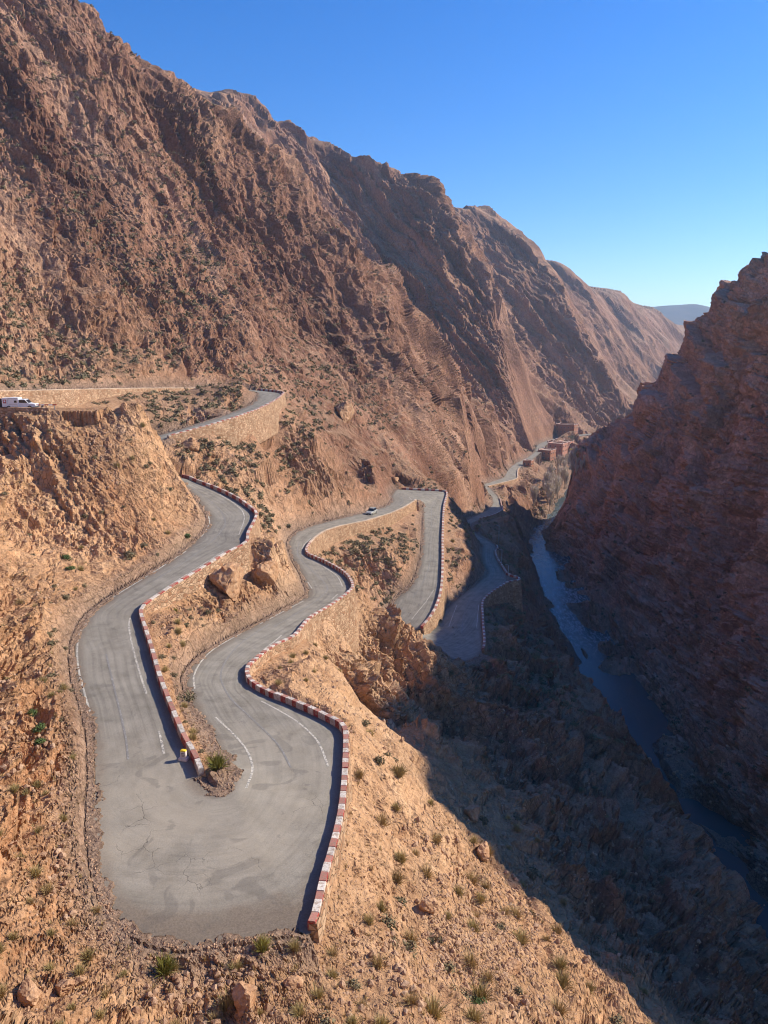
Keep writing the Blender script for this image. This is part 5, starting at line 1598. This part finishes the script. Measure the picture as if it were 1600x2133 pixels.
def rock_material(name, c0, c1):
    m = NT(name, 0.95, 0.12)
    co = m.coords(); gp = m.n('ShaderNodeNewGeometry').outputs['Position']
    n = m.noise(gp, 1.3, 6, 0.65); f = m.noise(gp, 7, 5, 0.7)
    c = m.mix(m.ramp(n, [(0.3, 0.0), (0.7, 1.0)]), c0, c1)
    c = m.mix(1.0, c, m.ramp(f, [(0.3, 0.75), (0.7, 1.18)]), 'MULTIPLY')
    return m.done(c, m.bump(f, 0.7, 0.08))
M_BOULD = rock_material('tan_boulder_rock', (0.36, 0.18, 0.09), (0.58, 0.37, 0.22))
M_STONES = rock_material('loose_stones', (0.28, 0.15, 0.085), (0.56, 0.38, 0.25))
BOUL = [stone_mesh(i) for i in range(6)]
for b_ in BOUL: b_.materials.append(M_BOULD)
def boulder(u_, v_, px, label, k=0, flat=0.75, name='boulder'):
    p, n = surf(u_, v_); d = p.y * cP - p.z * sP; s_ = px * d / F_PX
    o = bpy.data.objects.new(name, BOUL[k % 6]); col.objects.link(o)
    o.location = p + Vector((0, 0, 0.12 * s_)); o.scale = (s_ * 1.15, s_ * 0.95, s_ * flat)
    o.rotation_euler = (random.uniform(-.3, .3), random.uniform(-.3, .3), random.uniform(0, 6.28))
    tag(o, label, 'boulder')
boulder(512, 2082, 70, 'big cracked orange boulder on the earth below the hairpin', 0)
boulder(494, 1998, 26, 'small reddish rock beside the grass tuft below the hairpin', 1)
boulder(612, 2050, 46, 'brown rock half buried in the mound below the wall end', 2)
boulder(60, 2070, 66, 'pale boulder in the bottom left corner', 3)
boulder(140, 2055, 52, 'tan boulder right of the pale corner boulder', 4)
boulder(168, 2042, 34, 'squarish stone behind the corner boulders', 5)
boulder(745, 1945, 22, 'small brown stone on the slope beside the wall end', 1)
boulder(892, 1888, 44, 'upright angular rock in the scree right of the hairpin', 2, 1.1)
boulder(1070, 2018, 46, 'large pale boulder on the scree near the shadow line', 3)
boulder(1003, 1918, 30, 'flat tan stone in the middle of the scree', 4, 0.5)
boulder(1062, 1866, 24, 'pale slab of stone above the scree', 0, 0.5)
boulder(985, 1700, 40, 'jutting rock knob on the edge of the sunlit slope', 5, 1.1)
boulder(1010, 1775, 46, 'brown rock shoulder above the shadow line', 1, 0.8)
boulder(476, 1222, 84, 'huge pale rock standing between the two near legs', 2, 1.0)
boulder(555, 1200, 60, 'reddish rock beside the huge pale one between the legs', 3, 0.95)
boulder(712, 1157, 15, 'dark boulder on the slope inside the middle hairpin', 4)
boulder(825, 1000, 20, 'rounded rock knob above the middle hairpin', 5, 1.0)
boulder(400, 930, 40, 'dark rounded rock at the foot of the tall curved wall', 0, 0.8)
boulder(123, 834, 10, 'grey round boulder at the end of the striped barrier', 1, 0.9)
boulder(720, 868, 44, 'pointed rock tooth on the mountain foot', 2, 1.3)

small = [stone_mesh(100 + i, sub=1) for i in range(5)]
stz = noise3(Pd[vis_i] / 8, 96)
near_ok = (vy > 22) & (vd > 0.15) & (vside < -6) & (vy < 120)
idx = np.concatenate([pick(near_ok & (stz > -0.1), 6500, 0.5, 11), pick((vd > 0.0) & (vd < 2.5) & (vy < 75), 2600, 0.6, 12)])
o_ = mass('scree', small, idx, 0.05, 0.24, M_STONES, 'loose stones lying on the near slopes and along the road edge', 0.0)
idx = pick(near_ok & (stz > 0.1) & (vd > 1.5), 1500, 0.6, 13)
mass('rubble', small, idx, 0.25, 0.65, M_STONES, 'larger loose stones strewn on the near slopes', 0.0)
scm = (U_ > 880) & (U_ < 1120) & (V_ > 1820) & (V_ < 2040) & (vz > -52)
mass('scree_fan', small, pick(scm, 1500, 0.3, 14), 0.12, 0.38, M_STONES, 'fan of brown scree on the slope right of the hairpin', 0.0)
mass('river_stones', small, pick((np.abs(vside) < 13) & (vz < -80) & (vz > -97), 500, 0.5, 15), 0.4, 1.5, M_STONES, 'boulders along the river banks', 0.0)
print('stones', time.time() - T0)

# ------------------------------------------------------------------ trees by the river
def bare_tree_meshes(seed, h=10.0):
    r = random.Random(seed); tr = MB()
    tr.tube([(0, 0, -0.8), (0.05, 0, h * 0.25), (r.uniform(-.3, .3), r.uniform(-.3, .3), h * 0.6)], [0.20, 0.15, 0.06], 6)
    V, F_ = [], []
    limbs = []
    for _ in range(16):
        a = r.uniform(0, 6.28); z0 = h * r.uniform(0.08, 0.5); sp = r.uniform(0.10, 0.34); ln = h * r.uniform(0.45, 0.75) * (1.05 - z0 / h)
        d = Vector((math.cos(a) * sp, math.sin(a) * sp, 1)).normalized()
        p0 = Vector((0, 0, z0)); limbs.append((p0, d, ln))
        tr.tube([tuple(p0), tuple(p0 + d * ln * 0.5), tuple(p0 + d * ln)], [0.07, 0.045, 0.015], 4, cap=False)
    for _ in range(900):
        p0, d, ln = r.choice(limbs); b = p0 + d * ln * r.uniform(0.15, 1.0)
        a = r.uniform(0, 6.28); e = (d + Vector((math.cos(a), math.sin(a), r.uniform(-.2, .4))) * r.uniform(.2, .7)).normalized()
        l_ = r.uniform(0.6, 1.9); w_ = e.cross(Vector((r.uniform(-1, 1), r.uniform(-1, 1), .1))).normalized() * 0.085
        k = len(V); V += [b - w_, b + w_, b + e * l_]; F_ += [(k, k + 1, k + 2)]
    cr = bpy.data.meshes.new('crown'); cr.from_pydata([tuple(v) for v in V], [], F_); cr.materials.append(M_TWIG); cr.update()
    return tr.mesh('trunk', M_WOOD, True), cr
def leafy_tree_meshes(seed, h, mat, slim=0.3, n=420):
    r = random.Random(seed); tr = MB()
    tr.tube([(0, 0, -0.8), (0, 0, h * 0.3), (r.uniform(-.2, .2), r.uniform(-.2, .2), h * 0.8)], [0.22, 0.16, 0.04], 6)
    lob = [(r.gauss(0, slim * 0.4) * h, r.gauss(0, slim * 0.4) * h, h * r.uniform(0.25, 0.9), h * slim * r.uniform(.3, .6)) for _ in range(9)]
    for l_ in lob: tr.tube([(0, 0, l_[2] * 0.6), (l_[0], l_[1], l_[2])], [0.06, 0.02], 4, cap=False)
    V, F_ = [], []
    for _ in range(n):
        cx_, cy_, cz_, cr_ = r.choice(lob); d = Vector((r.gauss(0, 1), r.gauss(0, 1), r.gauss(0, 1.2))).normalized()
        p = Vector((cx_, cy_, cz_)) + d * cr_ * r.uniform(0.3, 1.1)
        a = Vector((r.gauss(0, 1), r.gauss(0, 1), r.gauss(0, 1))).normalized(); b = a.orthogonal().normalized(); s_ = h * 0.022 * r.uniform(.7, 1.6)
        k = len(V); V += [p - a * s_, p + b * s_ * .6, p + a * s_, p - b * s_ * .6]; F_ += [(k, k + 1, k + 2, k + 3)]
    cr = bpy.data.meshes.new('crown'); cr.from_pydata([tuple(v) for v in V], [], F_); cr.materials.append(mat); cr.update()
    return tr.mesh('trunk', M_WOOD, True), cr
BARE = [bare_tree_meshes(i) for i in range(5)]
def put_tree(name, parts, u_, v_, px, label, cat='tree', group=None, y_=None):
    p, n = surf(u_, v_, 5)
    if y_ is not None: p = Vector(at_y(u_, v_, y_).tolist()); p.z = ground_near(p.x, p.y)
    d = p.y * cP - p.z * sP; s_ = px * d / F_PX / 10.0
    o = empty(name, p, random.uniform(0, 6.28)); o.scale = (s_, s_, s_)
    tag(o, label, cat, group)
    for nm, me_ in zip(('trunk', 'crown'), parts):
        c = bpy.data.objects.new(nm, me_); col.objects.link(c); c.parent = o
    return o
rt = random.Random(4)
for k_ in range(46):
    f_ = k_ / 45
    u_ = 1126 + 82 * f_ + rt.uniform(-24, 20); v_ = 1058 - 96 * f_ + rt.uniform(-8, 12)
    put_tree('bare_tree', BARE[k_ % 5], u_, v_, rt.uniform(36, 60) * (1 - 0.3 * f_), ('tall ' if k_ % 3 == 0 else 'slender ' if k_ % 3 == 1 else 'bushy ') + 'leafless grey tree in the river thicket, ' + ('downstream end', 'lower middle part', 'upper middle part', 'end nearest the hotel')[min(3, int(f_ * 4))], 'tree', 'leafless trees along the river')
put_tree('yellow_tree', leafy_tree_meshes(31, 10, M_YELLOW, 0.16), 1190, 958, 26, 'slim yellow-leaved tree below the striped hotel wing')
put_tree('yellow_tree', leafy_tree_meshes(32, 10, M_YELLOW, 0.2), 1200, 962, 18, 'paler yellow tree just right of the slim yellow one')
gl = [leafy_tree_meshes(40 + i, 10, M_DKGREEN, 0.42, 520) for i in range(3)]
for k_, (u_, v_, px, lb) in enumerate(((1172, 922, 18, 'dark green tree left in the garden under the upper hotel'), (1184, 921, 20, 'dark green tree in the middle of the garden under the upper hotel'), (1192, 923, 16, 'dark green tree right in the garden under the upper hotel'),
                                      (1114, 940, 14, 'dark green tree beside the road left of the hotel'), (1208, 944, 20, 'dark green tree right of the yellow trees'),
                                      (1112, 1088, 30, 'green bushy tree at the river bend below the thicket'), (1126, 1082, 24, 'smaller green tree right of the bushy one at the river bend'))):
    put_tree('green_tree', gl[k_ % 3], u_, v_, px, lb)
print('trees', time.time() - T0)

# ------------------------------------------------------------------ haze: thin air over the whole valley
hz = MB(); hz.box((400, 2900, 40), (9000, 6400, 440))
mhz = bpy.data.materials.new('thin_haze'); mhz.use_nodes = True
nt = mhz.node_tree
for n_ in list(nt.nodes):
    if n_.type != 'OUTPUT_MATERIAL': nt.nodes.remove(n_)
pv = nt.nodes.new('ShaderNodeVolumePrincipled')
pv.inputs['Color'].default_value = (0.60, 0.78, 1.0, 1)
pv.inputs['Density'].default_value = 0.00015
pv.inputs['Anisotropy'].default_value = 0.35
nt.links.new(pv.outputs[0], [n_ for n_ in nt.nodes if n_.type == 'OUTPUT_MATERIAL'][0].inputs['Volume'])
tag(hz.build('haze', mhz), 'thin blue haze filling the valley', kind='stuff')
print('done', time.time() - T0)
